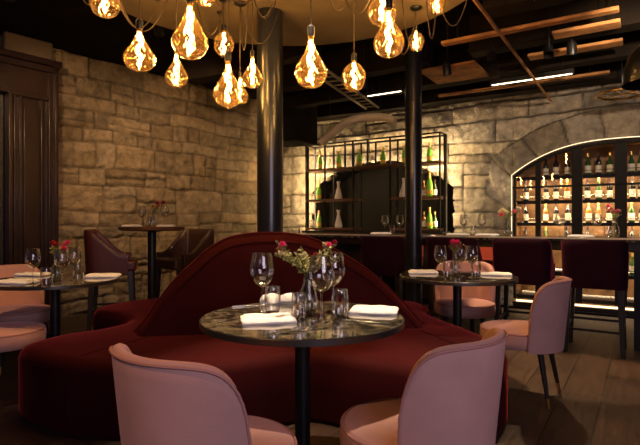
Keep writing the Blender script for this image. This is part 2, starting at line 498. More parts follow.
# beams along the left wall
def lbeam(t0, t1, h, w, z0, z1):
    global tn
    mb = MB(); mb.box(t0, t1, -w, 0, z0, z1)
    o = struct(mb.build('trim_%d' % tn, M['beam'], loc=LW(0, h + w, 0) , rz=LRZ, bevel=.02)); o.rotation_euler.z = LRZ; tn += 1
for h in (1.0, 2.0, 3.0, 4.0): lbeam(-4, 2.2, -h - .2, .2, 3.05, CEIL)
# boards
def boards(a0, a1, b0, b1, z, label, n):
    t = thing('timber_board_panel', label, 'ceiling boards', W((a0 + a1) / 2, (b0 + b1) / 2, z), BAR_RZ)
    hw = (a1 - a0) / 2; d = (b1 - b0) / n
    for i in range(n):
        mb = MB(); y = -(b1 - b0) / 2 + i * d
        mb.box(-hw, hw, y + .006, y + d - .006, 0, .03); mb.build('board', M['plank'], t, bevel=.004)
    for x in (-hw * .8, hw * .8):
        mb = MB(); mb.tube([(x, 0, .03), (x, 0, CEIL - z)], .005, 6); mb.build('hanger', M['black_metal'], t)
boards(-1.6, -.15, 4.60, 4.70, 2.86, 'long lit ceiling board nearest the dining tables at top right', 1)
boards(-.68, -.15, 4.92, 5.10, 2.87, 'short wide lit ceiling board behind the longest one', 1)
boards(-1.0, -.15, 5.55, 5.72, 2.90, 'lit ceiling board between the spotlights and the linear lamp', 1)
boards(-2.15, -1.52, 5.45, 6.08, 2.90, 'square of lit timber boards right of the slim black column', 3)
boards(-2.3, -.3, 6.50, 6.58, 2.86, 'thin lit ceiling batten above the linear lamp', 1)

# ceiling pipe running towards the bar
mb = MB(); p0 = atd(478, 5, 3.0); p0 = W(A.dot(p0), B.dot(p0), 0)
ap = -1.0
mb.tube([W(ap, 3.3, 2.76), W(ap, 7.15, 2.76)], .014, 8)
tag(mb.build('conduit_pipe', M['plank']), 'thin copper brown pipe crossing the dark beams at right', 'pipe')

# linear lamp over the bar back
def linear(px0, px1, b, z, label, m, r=.011):
    a0, a1 = barA(px0, b), barA(px1, b)
    t = thing('linear_lamp', label, 'ceiling light', W((a0 + a1) / 2, b, z), BAR_RZ)
    h = (a1 - a0) / 2
    mb = MB(); mb.box(-h - .02, h + .02, -r - .01, r + .01, 0, .05); mb.build('housing', M['black_metal'], t)
    mb = MB(); mb.box(-h, h, -r * .7, r * .7, -.008, -.001); mb.build('diffuser', m, t)
    for s in (-.8, .8):
        mb = MB(); mb.tube([(s * h, 0, .05), (s * h, 0, CEIL - z)], .004, 6); mb.build('hanger', M['black_metal'], t)
    return t
linear(492, 572, 6.05, 2.79, 'thin glowing linear lamp under the beams above the wine cabinet', M['led_ceiling'])
linear(368, 401, 5.75, 2.80, 'thin glowing linear lamp left of the slim black column', M['led_ceiling'])
# cable tray seen between the bulbs
t = thing('cable_tray', 'grey metal cable ladder under the ceiling between the hanging bulbs', 'cable tray', (0, 0, 0))
q0 = onz(312, 66, 2.78); q1 = onz(372, 108, 2.78)
d = (q1 - q0); n_ = Vector((-d.y, d.x, 0)).normalized() * .09
mb = MB(); mb.tube([q0 + n_, q1 + n_], .016, 6); mb.build('side_rail', M['tray'], t)
mb = MB(); mb.tube([q0 - n_, q1 - n_], .016, 6); mb.build('side_rail', M['tray'], t)
mb = MB()
for i in range(12):
    c = q0 + d * (i + .5) / 12; mb.tube([c + n_, c - n_], .008, 6)
mb.build('rungs', M['tray'], t)
for f in (.1, .85):
    c = q0 + d * f; mb = MB(); mb.tube([c + n_, c + n_ + Vector((0, 0, CEIL - 2.78))], .005, 6); mb.build('hanger', M['black_metal'], t)
# soffit box in the far corner
mb = MB(); mb.box(-5.1, -4.45, 6.25, 6.85, 2.44, CEIL); struct(mb.build('trim_%d' % tn, M['ceiling'], rz=BAR_RZ, bevel=.01)); tn += 1
# pale duct elbow over the shelving
t = thing('ventilation_duct', 'pale metal duct elbow bending above the bottle shelves', 'duct')
P_ = [atd(322, 142, 7.2), atd(330, 135, 7.05), atd(343, 125, 6.9), atd(356, 119, 6.8), atd(380, 117, 6.7), atd(395, 121, 6.6)]
mb = MB(); mb.tube([Vector(p) for p in catmull([tuple(p) for p in P_], 4, False)], .055, 12); mb.build('duct_pipe', mat('pale_duct', (.65, .56, .42), .6, 0), t)
for q in (P_[1], P_[4]):
    mb = MB(); mb.tube([q, Vector((q.x, q.y, CEIL))], .004, 6); mb.build('hanger', M['black_metal'], t)
# ring fixture top right
c = atd(622, 94, 5.6)
t = thing('ring_pendant', 'thin brass wheel shaped ring pendant above the wine cabinet', 'ceiling light', c)
mb = MB(); mb.tube([(.26 * math.cos(x * PI / 24), .26 * math.sin(x * PI / 24), 0) for x in range(48)], .014, 8, closed=True); mb.build('ring', M['brass'], t)
mb = MB()
for k in range(4): mb.tube([(.25 * math.cos(k * PI / 4), .25 * math.sin(k * PI / 4), 0), (-.25 * math.cos(k * PI / 4), -.25 * math.sin(k * PI / 4), 0)], .005, 6)
mb.build('spokes', M['brass'], t)
mb = MB(); mb.tube([(0, 0, 0), (0, 0, CEIL - c.z)], .006, 6); mb.build('stem', M['black_metal'], t)
c = atd(655, 62, 3.3)
t = thing('dome_pendant', 'black metal dome pendant cut by the right edge of view', 'ceiling light', c)
mb = MB(); mb.lathe([(.19, -.14), (.185, -.05), (.15, .06), (.08, .13), (.03, .16), (.03, .22)], 32, caps=False); mb.lathe([(.18, -.135), (.175, -.05), (.14, .05), (.07, .12), (.0, .15)], 32, caps=False); mb.build('shade', M['column'], t)
mb = MB(); mb.tube([(0, 0, .15), (0, 0, CEIL - c.z)], .006, 6); mb.build('stem', M['black_metal'], t)

# ------------------------------------------------------------------ timber door surround left
def LBox(t0, t1, h0, h1, z0, z1): 
    t0 -= .09; t1 -= .09; mb = MB(); vs = [LW(t, h, z) for z in (z0, z1) for h in (h0, h1) for t in (t0, t1)]
    return mb.add(vs, [(0, 2, 3, 1), (4, 5, 7, 6), (0, 1, 5, 4), (2, 6, 7, 3), (0, 4, 6, 2), (1, 3, 7, 5)])
root = LBox(-.62, -.13, .02, .12, 0, 3.02).build('door_1', M['dark_panel'], bevel=.006); struct(root)
def dpart(n, *a, m='dark_panel', bv=.008): 
    o = LBox(*a).build(n, M[m], root, bevel=bv); return o
dpart('architrave', -.19, -.10, .12, .17, 0, 3.0)
dpart('architrave', -.13, -.09, .10, .20, 0, 3.03)
dpart('stile', -.50, -.46, .12, .15, 0, 2.62)
dpart('stile', -.27, -.235, .12, .15, 0, 2.62)
dpart('raised_panel', -.45, -.28, .12, .14, .2, 2.5)
dpart('raised_panel', -.45, -.25, .12, .14, 2.68, 2.9)
dpart('rail', -.62, -.19, .12, .155, 2.60, 2.66)
dpart('jamb', -.62, -.575, .12, .19, 0, 2.62)
dpart('jamb', -.56, -.53, .12, .165, 0, 2.62)
dpart('lintel', -2.6, -.13, .02, .15, 2.62, 3.02)
dpart('cornice', -2.6, -.06, .02, .24, 3.0, 3.07)
dpart('cornice', -2.6, -.09, .02, .20, 2.93, 3.0)
dpart('raised_panel', -1.6, -.72, .15, .17, 2.72, 2.88)
dpart('dark_opening', -1.7, -.62, .02, .05, 0, 2.62, m='black_wood')  # black sheet painted in for the darkness of the open doorway
o = LBox(-.65, -.13, .02, .16, 3.075, CEIL).build('trim_%d' % tn, M['plaster'], bevel=.03); struct(o); tn += 1
o = LBox(-1.6, -.78, .02, .14, 3.075, CEIL).build('trim_%d' % tn, M['plaster'], bevel=.03); struct(o); tn += 1

# ------------------------------------------------------------------ columns
def column(x, y, r, label):
    t = thing('iron_column', label, 'column', (x, y, 0))
    mb = MB(); mb.lathe([(r, 0.0), (r, CEIL)], 40); mb.build('shaft', M['column'], t)
    mb = MB(); mb.lathe([(r + .05, 0), (r + .05, .03), (r + .02, .06), (r + .002, .09)], 40); mb.build('base_collar', M['column'], t)
    return t
column(-.40, 4.0, .104, 'thick glossy black round column rising behind the maroon banquette')
column(.99, 5.30, .088, 'slimmer glossy black round column beside the bar counter')

# ------------------------------------------------------------------ banquette island
out = [(-1.86, 3.10), (-1.66, 2.88), (-1.38, 2.74), (-1.0, 2.66), (-.62, 2.66), (-.36, 2.76), (-.06, 2.92), (.26, 2.74), (.58, 2.60), (.86, 2.66), (1.06, 2.85),
       (1.15, 3.15), (1.09, 3.55), (.98, 3.95), (.92, 4.25), (1.0, 4.55), (.90, 4.86), (.55, 5.05), (.1, 5.05), (-.35, 4.98), (-.8, 5.15), (-1.3, 5.25), (-1.75, 5.0), (-2.0, 4.62), (-1.95, 4.3),
       (-1.7, 4.12), (-1.5, 3.88), (-1.58, 3.62), (-1.78, 3.4)]
outp = catmull(out, 5)
root = thing('banquette_sofa', 'large maroon velvet island banquette with tall curved bell shaped back', 'sofa')
def offset(poly, d):
    n = len(poly); res = []
    for i in range(n):
        a, b = Vector(poly[i - 1]), Vector(poly[(i + 1) % n]); t = (b - a).normalized()
        res.append((poly[i][0] - t.y * d, poly[i][1] + t.x * d))
    return res
mb = MB(); prof = [(.02, .0), (.02, .02), (.0, .025), (.0, .2), (.0, .35), (.008, .375), (.024, .397), (.05, .41), (.10, .415)]
n = len(outp); vs = []; fs = []
for d, z in prof: vs += [(x, y, z) for x, y in offset(outp, d)]
for j in range(len(prof) - 1):
    for i in range(n): fs.append((j * n + i, j * n + (i + 1) % n, (j + 1) * n + (i + 1) % n, (j + 1) * n + i))
fs.append(tuple((len(prof) - 1) * n + i for i in range(n))); mb.add(vs, fs)
mb.build('seat', M['velvet_red'], root, smooth=50)
# seams on the seat
mb = MB()
off = offset(outp, .03)
mb.tube([(x, y, .392) for x, y in off], .006, 6, closed=True)
for sx, sy, cx, cy in ((-1.40, 2.75, -1.1, 3.35), (-.06, 2.92, -.06, 3.4), (.965, 2.745, .7, 3.5)):
    mb.tube([(sx, sy + .0, .05), (sx, sy + .0, .33), (sx * .97 + cx * .03, sy * .95 + cy * .05, .385), (sx * .85 + cx * .15, sy * .85 + cy * .15, .412), (cx, cy, .413)], .006, 6)
mb.build('piping', M['velvet_plum'], root)
# bell shaped back
PL, PR = Vector((-1.33, 3.42, 0)), Vector((.85, 3.72, 0))
pd = (PR - PL).normalized(); pn = Vector((pd.y, -pd.x, 0))
samp = [(124, 350), (137.5, 327), (155, 303), (172, 281), (196, 258.5), (208, 248), (226, 237.5), (247.5, 233), (272, 231.8), (298, 233.7), (317, 239), (334, 247.5), (352, 258), (370, 270), (391, 288), (407, 304), (420, 319), (434, 336)]
ol = []
for px, py in samp:
    k = (px - 320) / F
    s = (PL.x - k * PL.y) / (k * pd.y - pd.x)
    q = PL + pd * s
    ol.append((s, CAMZ - (py - HY) / F * q.y))
ol[0] = (ol[0][0] - .02, .36); ol[-1] = (ol[-1][0] + .03, .36)
o1 = catmull(ol, 5, False)
def off_open(poly, d):
    res = []
    for i in range(len(poly)):
        a = Vector(poly[max(0, i - 1)]); b = Vector(poly[min(len(poly) - 1, i + 1)]); t = (b - a).normalized()
        res.append((poly[i][0] + t.y * d, poly[i][1] - t.x * d))
    return res
o2 = off_open(o1, .012); o3 = off_open(o1, .07)
def pp(s, z, h): 
    q = PL + pd * s + pn * h; return Vector((q.x, q.y, max(z, .36)))
def batter(z): return .03 + .10 * max(0, min(1, (1.15 - z) / .75))
mb = MB(); K = 10; n = len(o1); vs = []
rows = []
for i in range(n):
    row = []
    s, z = o3[i]
    for k in range(K + 1):
        zz = .36 + (max(z, .36) - .36) * k / K
        row.append(pp(s, zz, batter(zz)))
    s2, z2 = o2[i]
    row.append(pp(*off_open(o1, .045)[i], batter(z) - .005) if False else pp((o3[i][0] + o2[i][0]) / 2, (z + z2) / 2 + .0, batter(z) - .03))
    row.append(pp(s2, z2, -.02)); row.append(pp(*o1[i], -.05)); row.append(pp(s2, z2, -.085))
    for k in range(K, -1, -1):
        zz = .36 + (max(z, .36) - .36) * k / K
        row.append(pp(s, zz, -.10 - batter(zz)))
    rows.append(row)
m_ = len(rows[0])
for r_ in rows: vs += r_
fs = [(i * m_ + j, (i + 1) * m_ + j, (i + 1) * m_ + j + 1, i * m_ + j + 1) for i in range(n - 1) for j in range(m_ - 1)]
mb.add(vs, fs)
mb.build('backrest', M['velvet_red'], root, smooth=50)
mb = MB()
mb.tube([pp(s, z, batter(z)) for s, z in o3], .009, 6)
mb.tube([pp(s, z, -.02) for s, z in o2], .009, 6)
mb.build('backrest_piping', M['velvet_red'], root)

# ------------------------------------------------------------------ round marble tables
def make_table():
    t = thing('round_table', '', 'table', (0, 0, 0))
    mb = MB(); mb.lathe([(.43, .722), (.445, .725), (.447, .747), (.443, .75)], 72); mb.build('tabletop', M['marble'], t)
    mb = MB(); mb.lathe([(.444, .722), (.4505, .724), (.4505, .746), (.4475, .7495), (.444, .7475)], 72, caps=False); mb.build('metal_rim', M['rim'], t)
    mb = MB(); mb.lathe([(.034, .02), (.034, .70), (.12, .712), (.12, .722)], 24); mb.build('pedestal', M['black_metal'], t)
    mb = MB(); mb.lathe([(.17, 0), (.17, .012), (.155, .02), (.03, .03)], 40); mb.build('base', M['black_metal'], t)
    return t
T1, T2, T3 = Vector((-.078, 2.24, 0)), Vector((1.085, 3.95, 0)), Vector((-1.97, 3.72, 0))
tp = Proto(make_table())
tp.put(T1, .3, 'round dark marble table in front of the maroon banquette with black pedestal', 'round marble tables')
tp.put(T2, 1.4, 'round dark marble table between the banquette end and the bar', 'round marble tables')
tp.put(T3, 2.6, 'round dark marble table at left near the wooden door', 'round marble tables')

# ------------------------------------------------------------------ pink tub chairs
def make_chair():
    t = thing('tub_chair', '', 'chair')
    # seat faces +x ; back at -x
    mb = MB(); mb.lathe([(.20, .345), (.245, .35), (.262, .37), (.266, .41), (.262, .44), (.245, .458), (.20, .466), (.08, .47), (0, .47)], 48); mb.build('seat', M['velvet_pink'], t)
    mb = MB(); mb.tube([(.258 * math.cos(x * PI / 30), .258 * math.sin(x * PI / 30), .449) for x in range(60)], .005, 6, closed=True); mb.build('seat_piping', M['pink_piping'], t)
    thm = R(68)
    def top(th):
        q = abs(th) / thm
        return .37 + .435 * max(0, 1 - q ** 6.5) ** .42
    def rad(z, th, inner):
        lean = max(0, (z - .34)) / .46
        r = .268 + .045 * lean
        return r - (.042 if inner else 0)
    def pt(th, z, inner, dr=0):
        r = rad(z, th, inner) + dr
        return (-r * math.cos(th) * (1.0), r * math.sin(th), z)
    N = 48; K = 12
    mb = MB(); vs = []
    for i in range(N + 1):
        u = -1 + 2 * i / N
        th = thm * math.sin(u * PI / 2) * .4 + thm * u * .6
        tz = top(th); zb = .338
        row = [pt(th, zb + (tz - .02 - zb) * k / K, False) for k in range(K + 1)]
        row.append(pt(th, tz - .005, False, -.008)); row.append(pt(th, tz, False, -.021)); row.append(pt(th, tz - .005, True, .008))
        row += [pt(th, zb + (tz - .02 - zb) * k / K, True) for k in range(K, -1, -1)]
        vs += row
    m_ = len(row)
    fs = [(i * m_ + j, i * m_ + j + 1, (i + 1) * m_ + j + 1, (i + 1) * m_ + j) for i in range(N) for j in range(m_ - 1)]
    fs += [(i * m_ + m_ - 1, i * m_, (i + 1) * m_, (i + 1) * m_ + m_ - 1) for i in range(N)]
    fs += [tuple(range(m_)), tuple(N * m_ + j for j in range(m_ - 1, -1, -1))]
    mb.add(vs, fs); mb.build('backrest', M['velvet_pink'], t, smooth=60)
    mb = MB()
    ths = [thm * (-1 + 2 * i / 60) for i in range(61)]
    mb.tube([pt(th, top(th) - .012, False, .001) for th in ths], .005, 6)
    mb.build('backrest_piping', M['pink_piping'], t)
    for sx in (-1, 1):
        for sy in (-1, 1):
            p1 = Vector((sx * .15, sy * .15, .36)); p0 = Vector((sx * .215, sy * .20, 0)); pm = p0 + (p1 - p0) * .17
            mb = MB(); mb.tube([pm, p1], .0125, 10, r2=.02); lg = mb.build('leg', M['black_wood'], t)
            mb = MB(); mb.tube([p0, pm], .010, 10, r2=.0132); f = mb.build('brass_tip', M['brass'], lg); f['label'] = 'brass leg tip'
    return t
ch = Proto(make_chair()); g = 'pink velvet tub chairs at the round tables'
def face(p, q): d = Vector(q) - Vector(p); return math.atan2(d.y, d.x)
ch.put((-.335, 1.61, 0), R(54), 'dusty pink tub chair at front left seen from behind', g)
ch.put((.335, 1.79, 0), R(137), 'dusty pink tub chair at front right before the near table', g)
ch.put((1.37, 3.42, 0), R(146), 'dusty pink tub chair on brass tipped legs standing right of the banquette', g)
ch.put((1.30, 4.50, 0), R(-107), 'dusty pink tub chair facing the camera behind the second marble table', g)
ch.put((-2.50, 4.12, 0), R(-38), 'orange lit pink tub chair behind the left marble table', g)
ch.put((-2.14, 3.36, 0), R(45), 'shaded pink tub chair cut by the left edge beside the banquette end', g)

# ------------------------------------------------------------------ bar stools
def make_stool(name, m, ribs=0):
    t = thing(name, '', 'bar stool')
    # faces +y ; back at -y
    w, d, rc = .255, .22, .09
    path = []
    def arc(cx, cy, a0, a1, n=6): return [(cx + rc * math.cos(a0 + (a1 - a0) * k / n), cy + rc * math.sin(a0 + (a1 - a0) * k / n)) for k in range(n + 1)]
    path = [(-w, .16 - .02 * k) for k in range(12)] + arc(-w + rc, -d + rc, PI, 1.5 * PI) + [(-w + rc + (2 * w - 2 * rc) * k / 12, -d) for k in range(1, 12)] + arc(w - rc, -d + rc, 1.5 * PI, 2 * PI) + [(w, -.06 + .02 * k) for k in range(12)]
    n = len(path); K = 8; rows = []
    for i, (x, y) in enumerate(path):
        a = Vector(path[max(0, i - 1)]); b = Vector(path[min(n - 1, i + 1)]); tt = (b - a).normalized(); nr = Vector((-tt.y, tt.x))  # inward
        f = max(0, min(1, (y + .19) / .30)); topz = 1.015 - .25 * (f * f * (3 - 2 * f))
        rib = .006 * abs(math.sin(i * PI / 2 * 1.0)) if ribs and i % 2 else 0
        row = []
        for k in range(K + 1):
            z = .585 + (topz - .015 - .585) * k / K; sc = (z - .585) / .43
            row.append((x * (1 + .05 * sc) - nr.x * rib, y * (1 + .10 * sc) - nr.y * rib, z))
        th = .05; sc = 1
        row.append((x * 1.05 + nr.x * .012, y * 1.10 + nr.y * .012, topz)); row.append((x * 1.05 + nr.x * (th - .012), y * 1.10 + nr.y * (th - .012), topz))
        for k in range(K, -1, -1):
            z = .585 + (topz - .015 - .585) * k / K; sc = (z - .585) / .43
            row.append((x * (1 + .05 * sc) + nr.x * (th + rib), y * (1 + .10 * sc) + nr.y * (th + rib), z))
        rows.append(row)
    m_ = len(rows[0]); mb = MB(); vs = [v for r_ in rows for v in r_]
    fs = [(i * m_ + j, i * m_ + j + 1, (i + 1) * m_ + j + 1, (i + 1) * m_ + j) for i in range(n - 1) for j in range(m_ - 1)]
    fs += [(i * m_ + m_ - 1, i * m_, (i + 1) * m_, (i + 1) * m_ + m_ - 1) for i in range(n - 1)]
    fs += [tuple(range(m_)), tuple((n - 1) * m_ + j for j in range(m_ - 1, -1, -1))]
    mb.add(vs, fs); mb.build('backrest', m, t, smooth=50)
    mb = MB(); mb.box(-.21, .21, -.17, .24, .60, .715); mb.build('seat', m, t, bevel=.03, seg=4)
    for sx in (-1, 1):
        for sy in (-1, 1):
            mb = MB(); mb.taper((sx * .225, sy * .20 + .01, 0), (sx * .20, sy * .17 + .01, .61), .036, .048); mb.build('leg', M['black_wood'], t, bevel=.004)
    mb = MB(); mb.box(-.215, .215, .185, .205, .24, .262); mb.build('footrest', M['black_metal'], t)
    mb = MB(); mb.box(-.215, .215, -.188, -.170, .20, .22); mb.build('stretcher', M['black_metal'], t)
    for s in (-1, 1):
        mb = MB(); mb.box(s * .22 - .009, s * .22 + .009, -.18, .19, .22, .24); mb.build('stretcher', M['black_metal'], t)
    return t
st = Proto(make_stool('bar_stool', M['velvet_plum'])); g = 'plum velvet stools along the near side of the bar'
def seat_on_bar(px, b, label, g):
    st.put(W(barA(px, b - .24), b, 0), BAR_RZ, label, g)
seat_on_bar(593, 5.22, 'plum velvet bar stool at right, directly before the wine cabinet', g)
seat_on_bar(519, 5.22, 'plum velvet bar stool behind the second table, second from right', g)
seat_on_bar(449, 5.22, 'plum velvet bar stool hidden behind glasses right of the slim column', g)
seat_on_bar(379, 5.22, 'plum velvet bar stool left of the slim column', g)
far = Proto(make_stool('bar_stool', M['velvet_rust'])); g = 'rust red stools on the far side of the bar'
far.put(W(barA(402, 6.35), 6.32, 0), BAR_RZ + PI, 'rust red bar stool across the counter beside the slim column', g)
far.put(W(barA(486, 6.35), 6.32, 0), BAR_RZ + PI, 'rust red bar stool across the counter showing left of a plum stool', g)
s = make_stool('high_stool', M['leather_maroon']); s['label'] = 'maroon leather high stool left of the tall table by the stone wall'; p = atd(112, 300, 5.45); s.location = (p.x, p.y, 0); s.rotation_euler.z = R(-72); s.scale = (1.08, 1.08, 1.08)
s = make_stool('high_stool', M['leather_brown'], 1); s['label'] = 'dark brown high stool with ribbed back right of the tall table'; p = atd(184, 300, 5.75); s.location = (p.x, p.y, 0); s.rotation_euler.z = R(138); s.scale = (1.08, 1.08, 1.08)

# tall table at back left
p = atd(152, 300, 5.45)
HT = Vector((p.x, p.y, 0)); HTZ = 1.125
t = thing('high_table', 'tall round dark wood table between two high stools by the stone wall', 'table', HT)
mb = MB(); mb.lathe([(.30, HTZ - .045), (.335, HTZ - .035), (.345, HTZ - .005), (.34, HTZ)], 48); mb.build('tabletop', M['shelf_wood'], t)
mb = MB(); mb.lathe([(.045, .02), (.045, HTZ - .06), (.13, HTZ - .045)], 24); mb.build('pedestal', M['black_metal'], t)
mb = MB(); mb.lathe([(.19, 0), (.19, .014), (.05, .03)], 40); mb.build('base', M['black_metal'], t)

# ------------------------------------------------------------------ bar counter
BF, BK, BZ = 5.33, 6.05, 1.03
t = thing('bar_counter', 'long dark high bar counter with painted edge highlight running across the room', 'bar counter', W(-1.1, (BF + BK) / 2, 0), BAR_RZ)
hd = (BK - BF) / 2
mb = MB(); mb.box(-2.85, 3.2, -hd, hd, BZ - .045, BZ); mb.build('countertop', M['marble'], t, bevel=.004)
mb = MB(); mb.box(-2.85, 3.2, -hd - .006, -hd + .001, BZ - .018, BZ - .002); mb.build('edge_strip', M['edge_highlight'], t)
mb = MB(); mb.box(-2.8, 3.15, -hd + .06, hd - .06, BZ - .12, BZ - .045); mb.build('apron', M['black_wood'], t)
for x in (-2.7, -1.35, 1.07, 3.0):
    for y in (-hd + .10, hd - .10):
        mb = MB(); mb.box(x - .028, x + .028, y - .028, y + .028, 0, BZ - .12); mb.build('leg', M['black_metal'], t)
for y in (hd - .1,):
    mb = MB(); mb.box(-2.7, 3.0, y - .012, y + .012, .2, .225); mb.build('foot_rail', M['black_metal'], t)
mb = MB(); mb.box(-2.66, -1.9, -.02, .02, .02, BZ - .12); mb.build('end_panel', M['dark_oak'], t)
mb = MB(); mb.box(-1.9, -1.36, -.02, .02, .02, BZ - .12); mb.build('end_panel', M['dark_oak'], t)

# ------------------------------------------------------------------ back bar cabinet and shelving
SB0, SB1 = 6.9, 7.18
SA0, SA1 = -4.71, -2.41
t = thing('back_bar_cabinet', 'low dark wooden cabinet carrying the black bottle shelving', 'cabinet', W((SA0 + SA1) / 2, (SB0 + SB1) / 2, 0), BAR_RZ)
hw = (SA1 - SA0) / 2 + .05
mb = MB(); mb.box(-hw, hw, -.17, .16, .06, 1.0); mb.build('body', M['dark_oak'], t, bevel=.004)
mb = MB(); mb.box(-hw - .01, hw + .01, -.19, .16, 1.0, 1.035); mb.build('worktop', M['black_wood'], t, bevel=.004)
mb = MB(); mb.box(-hw + .03, hw - .03, -.14, .13, 0, .06); mb.build('plinth', M['black_wood'], t)
for i in range(5):
    x0 = -hw + .02 + i * (2 * hw - .04) / 5; x1 = x0 + (2 * hw - .04) / 5 - .01
    mb = MB(); mb.box(x0, x1, -.19, -.171, .08, .985); dd = mb.build('door', M['dark_oak'], t, bevel=.003)
    mb = MB(); mb.tube([(x1 - .04, -.205, .6), (x1 - .04, -.205, .8)], .006, 6); mb.build('handle', M['brass'], dd)
t = thing('bottle_shelving', 'tall black steel frame shelving with walnut shelves of bottles', 'shelf', W(SA0, SB0, 0), BAR_RZ)
SW = SA1 - SA0; SD = SB1 - SB0; r = .011
def post(x, y, z0, z1): 
    mb = MB(); mb.box(x - r, x + r, y - r, y + r, z0, z1); mb.build('post', M['black_metal'], t)
for x in (0, .37, .89, 1.53, 1.91, SW):
    post(x, 0, 1.035, 2.45); post(x, SD, 1.035, 2.45)
for x in (.75, 1.15): post(x, 0, 2.05, 2.45); post(x, SD, 2.05, 2.45)
for y in (0, SD):
    for z in (2.44, ):
        mb = MB(); mb.box(-r, SW + r, y - r, y + r, z, z + .022); mb.build('rail', M['black_metal'], t)
for x in (0, SW):
    mb = MB(); mb.box(x - r, x + r, 0, SD, 2.44, 2.462); mb.build('rail', M['black_metal'], t)
def shelf(x0, x1, z):
    mb = MB(); mb.box(x0, x1, -.012, SD + .012, z - .035, z); mb.build('shelf_board', M['shelf_wood'], t, bevel=.003)
SH = [2.055, 1.55, 1.085]
shelf(-.01, SW + .01, SH[0])
for z in SH[1:]: shelf(-.01, .9, z); shelf(1.52, SW + .01, z)
# led strips
def led(name, label, vs0, vs1, w, d, m):
    pass
lt = thing('led_strip', 'warm led strip glowing behind the top bottle shelf', 'light strip', W(SA0, SB1 + .03, 0), BAR_RZ)
mb = MB(); mb.box(.02, SW - .02, .012, .022, SH[0] + .0, SH[0] + .014); mb.build('diffuser', M['led'], lt)
mb = MB(); mb.box(.0, SW, 0, .011, SH[0] - .035, SH[0] + .018); mb.build('channel', M['black_metal'], lt)
lt = thing('led_strip', 'warm led strip hidden behind the top rail of the shelving', 'light strip', W(SA0, SB1 + .03, 0), BAR_RZ)
mb = MB(); mb.box(.02, SW - .02, .012, .022, 2.444, 2.458); mb.build('diffuser', M['led_low'], lt)
mb = MB(); mb.box(.0, SW, -.017, .011, 2.438, 2.464); mb.build('channel', M['black_metal'], lt)
lt = thing('led_strip', 'upright warm led strip grazing the stone left of the shelving', 'light strip', W(SA0 - .03, SB1 + .03, 0), BAR_RZ)
mb = MB(); mb.box(-.012, .0, -.20, -.188, 1.05, 2.44); mb.build('diffuser', M['led_side'], lt)
mb = MB(); mb.box(-.018, .018, -.215, -.203, 1.04, 2.45); mb.build('channel', M['black_metal'], lt)
lt = thing('led_strip', 'upright warm led strip grazing the stone right of the shelving', 'light strip', W(SA1 + .03, SB1 + .05, 0), BAR_RZ)
mb = MB(); mb.box(-.012, .0, -.18, -.168, 1.05, 2.44); mb.build('diffuser', M['led'], lt)
mb = MB(); mb.box(-.024, .012, -.195, -.183, 1.04, 2.45); mb.build('channel', M['black_metal'], lt)

# ------------------------------------------------------------------ bottles, carafes
def bottle_proto(name, glass, lab, foil, prof='wine'):
    t = thing(name, '', 'bottle')
    if prof == 'wine': pr = [(.0, 0), (.034, 0), (.037, .006), (.037, .17), (.034, .19), (.017, .22), (.0145, .24), (.0145, .30), (.0, .30)]
    elif prof == 'burg': pr = [(.0, 0), (.038, 0), (.041, .006), (.041, .13), (.036, .165), (.020, .21), (.015, .24), (.0145, .295), (.0, .295)]
    else: pr = [(.0, 0), (.040, 0), (.044, .008), (.044, .14), (.038, .18), (.022, .225), (.016, .26), (.017, .30), (.0, .305)]
    mb = MB(); mb.lathe(pr, 16, caps=False); mb.build('glass_body', glass, t)
    rr = pr[2][0] + .0012
    mb = MB(); mb.lathe([(rr, .03), (rr, .085 if prof == 'champ' else .13)], 16, caps=False); mb.build('paper_label', lab, t)
    mb = MB(); mb.lathe([(.0165, .255 if prof != 'champ' else .235), (.0162, .303), (.0, .307)] if prof != 'champ' else [(.0215, .235), (.018, .27), (.019, .307), (0, .311)], 14, caps=False); mb.build('foil_cap', foil, t)
    return Proto(t)
BC = bottle_proto('champagne_bottle', M['bottle_lime'], M['paper_yellow'], M['foil_gold'], 'champ')
BW = bottle_proto('wine_bottle', M['bottle_dark'], M['paper'], M['foil_dark'], 'wine')
BG = bottle_proto('wine_bottle', M['bottle_green'], M['paper'], M['foil_gold'], 'burg')
BA = bottle_proto('wine_bottle', M['bottle_amber'], M['paper'], M['foil_gold'], 'wine')
ORD = ['first', 'second', 'third', 'fourth', 'fifth', 'sixth', 'seventh', 'eighth', 'ninth']
bmid = SB0 + .13
for i, px in enumerate((320, 339, 359.5, 383, 404.5, 429.5)):
    BC.put(W(barA(px, bmid), bmid, SH[0]), 0, 'green gold necked champagne bottle, %s from left on the top steel shelf' % ORD[i], 'champagne bottles on the top shelf', .93)
BC.put(W(barA(319, bmid), bmid, SH[1]), 0, 'green champagne bottle on the middle shelf at far left of the shelving', None, .93)
BC.put(W(barA(319, bmid), bmid, SH[2]), 0, 'green champagne bottle on the bottom shelf at far left of the shelving', None, .93)
BC.put(W(barA(429.5, bmid), bmid, SH[1]), 0, 'gold labelled champagne bottle on the middle shelf right of the slim column', None, 1.15)
BC.put(W(barA(429.5, bmid), bmid, SH[2]), 0, 'gold labelled champagne bottle on the bottom shelf right of the slim column', None, 1.0)
mini = [(424, SH[1]), (435, SH[1]), (424, SH[2]), (435, SH[2])]
for (px, z), pr, c, w_ in zip(mini, (BA, BW, BA, BG), ('amber', 'black', 'amber', 'green'), ('middle shelf, left', 'middle shelf, right', 'bottom shelf, left', 'bottom shelf, right')):
    pr.put(W(barA(px, bmid + .07), bmid + .07, z), 0, '%s spirit bottle at the back of the %s of the gold labelled bottle' % (c, w_), None, .8)
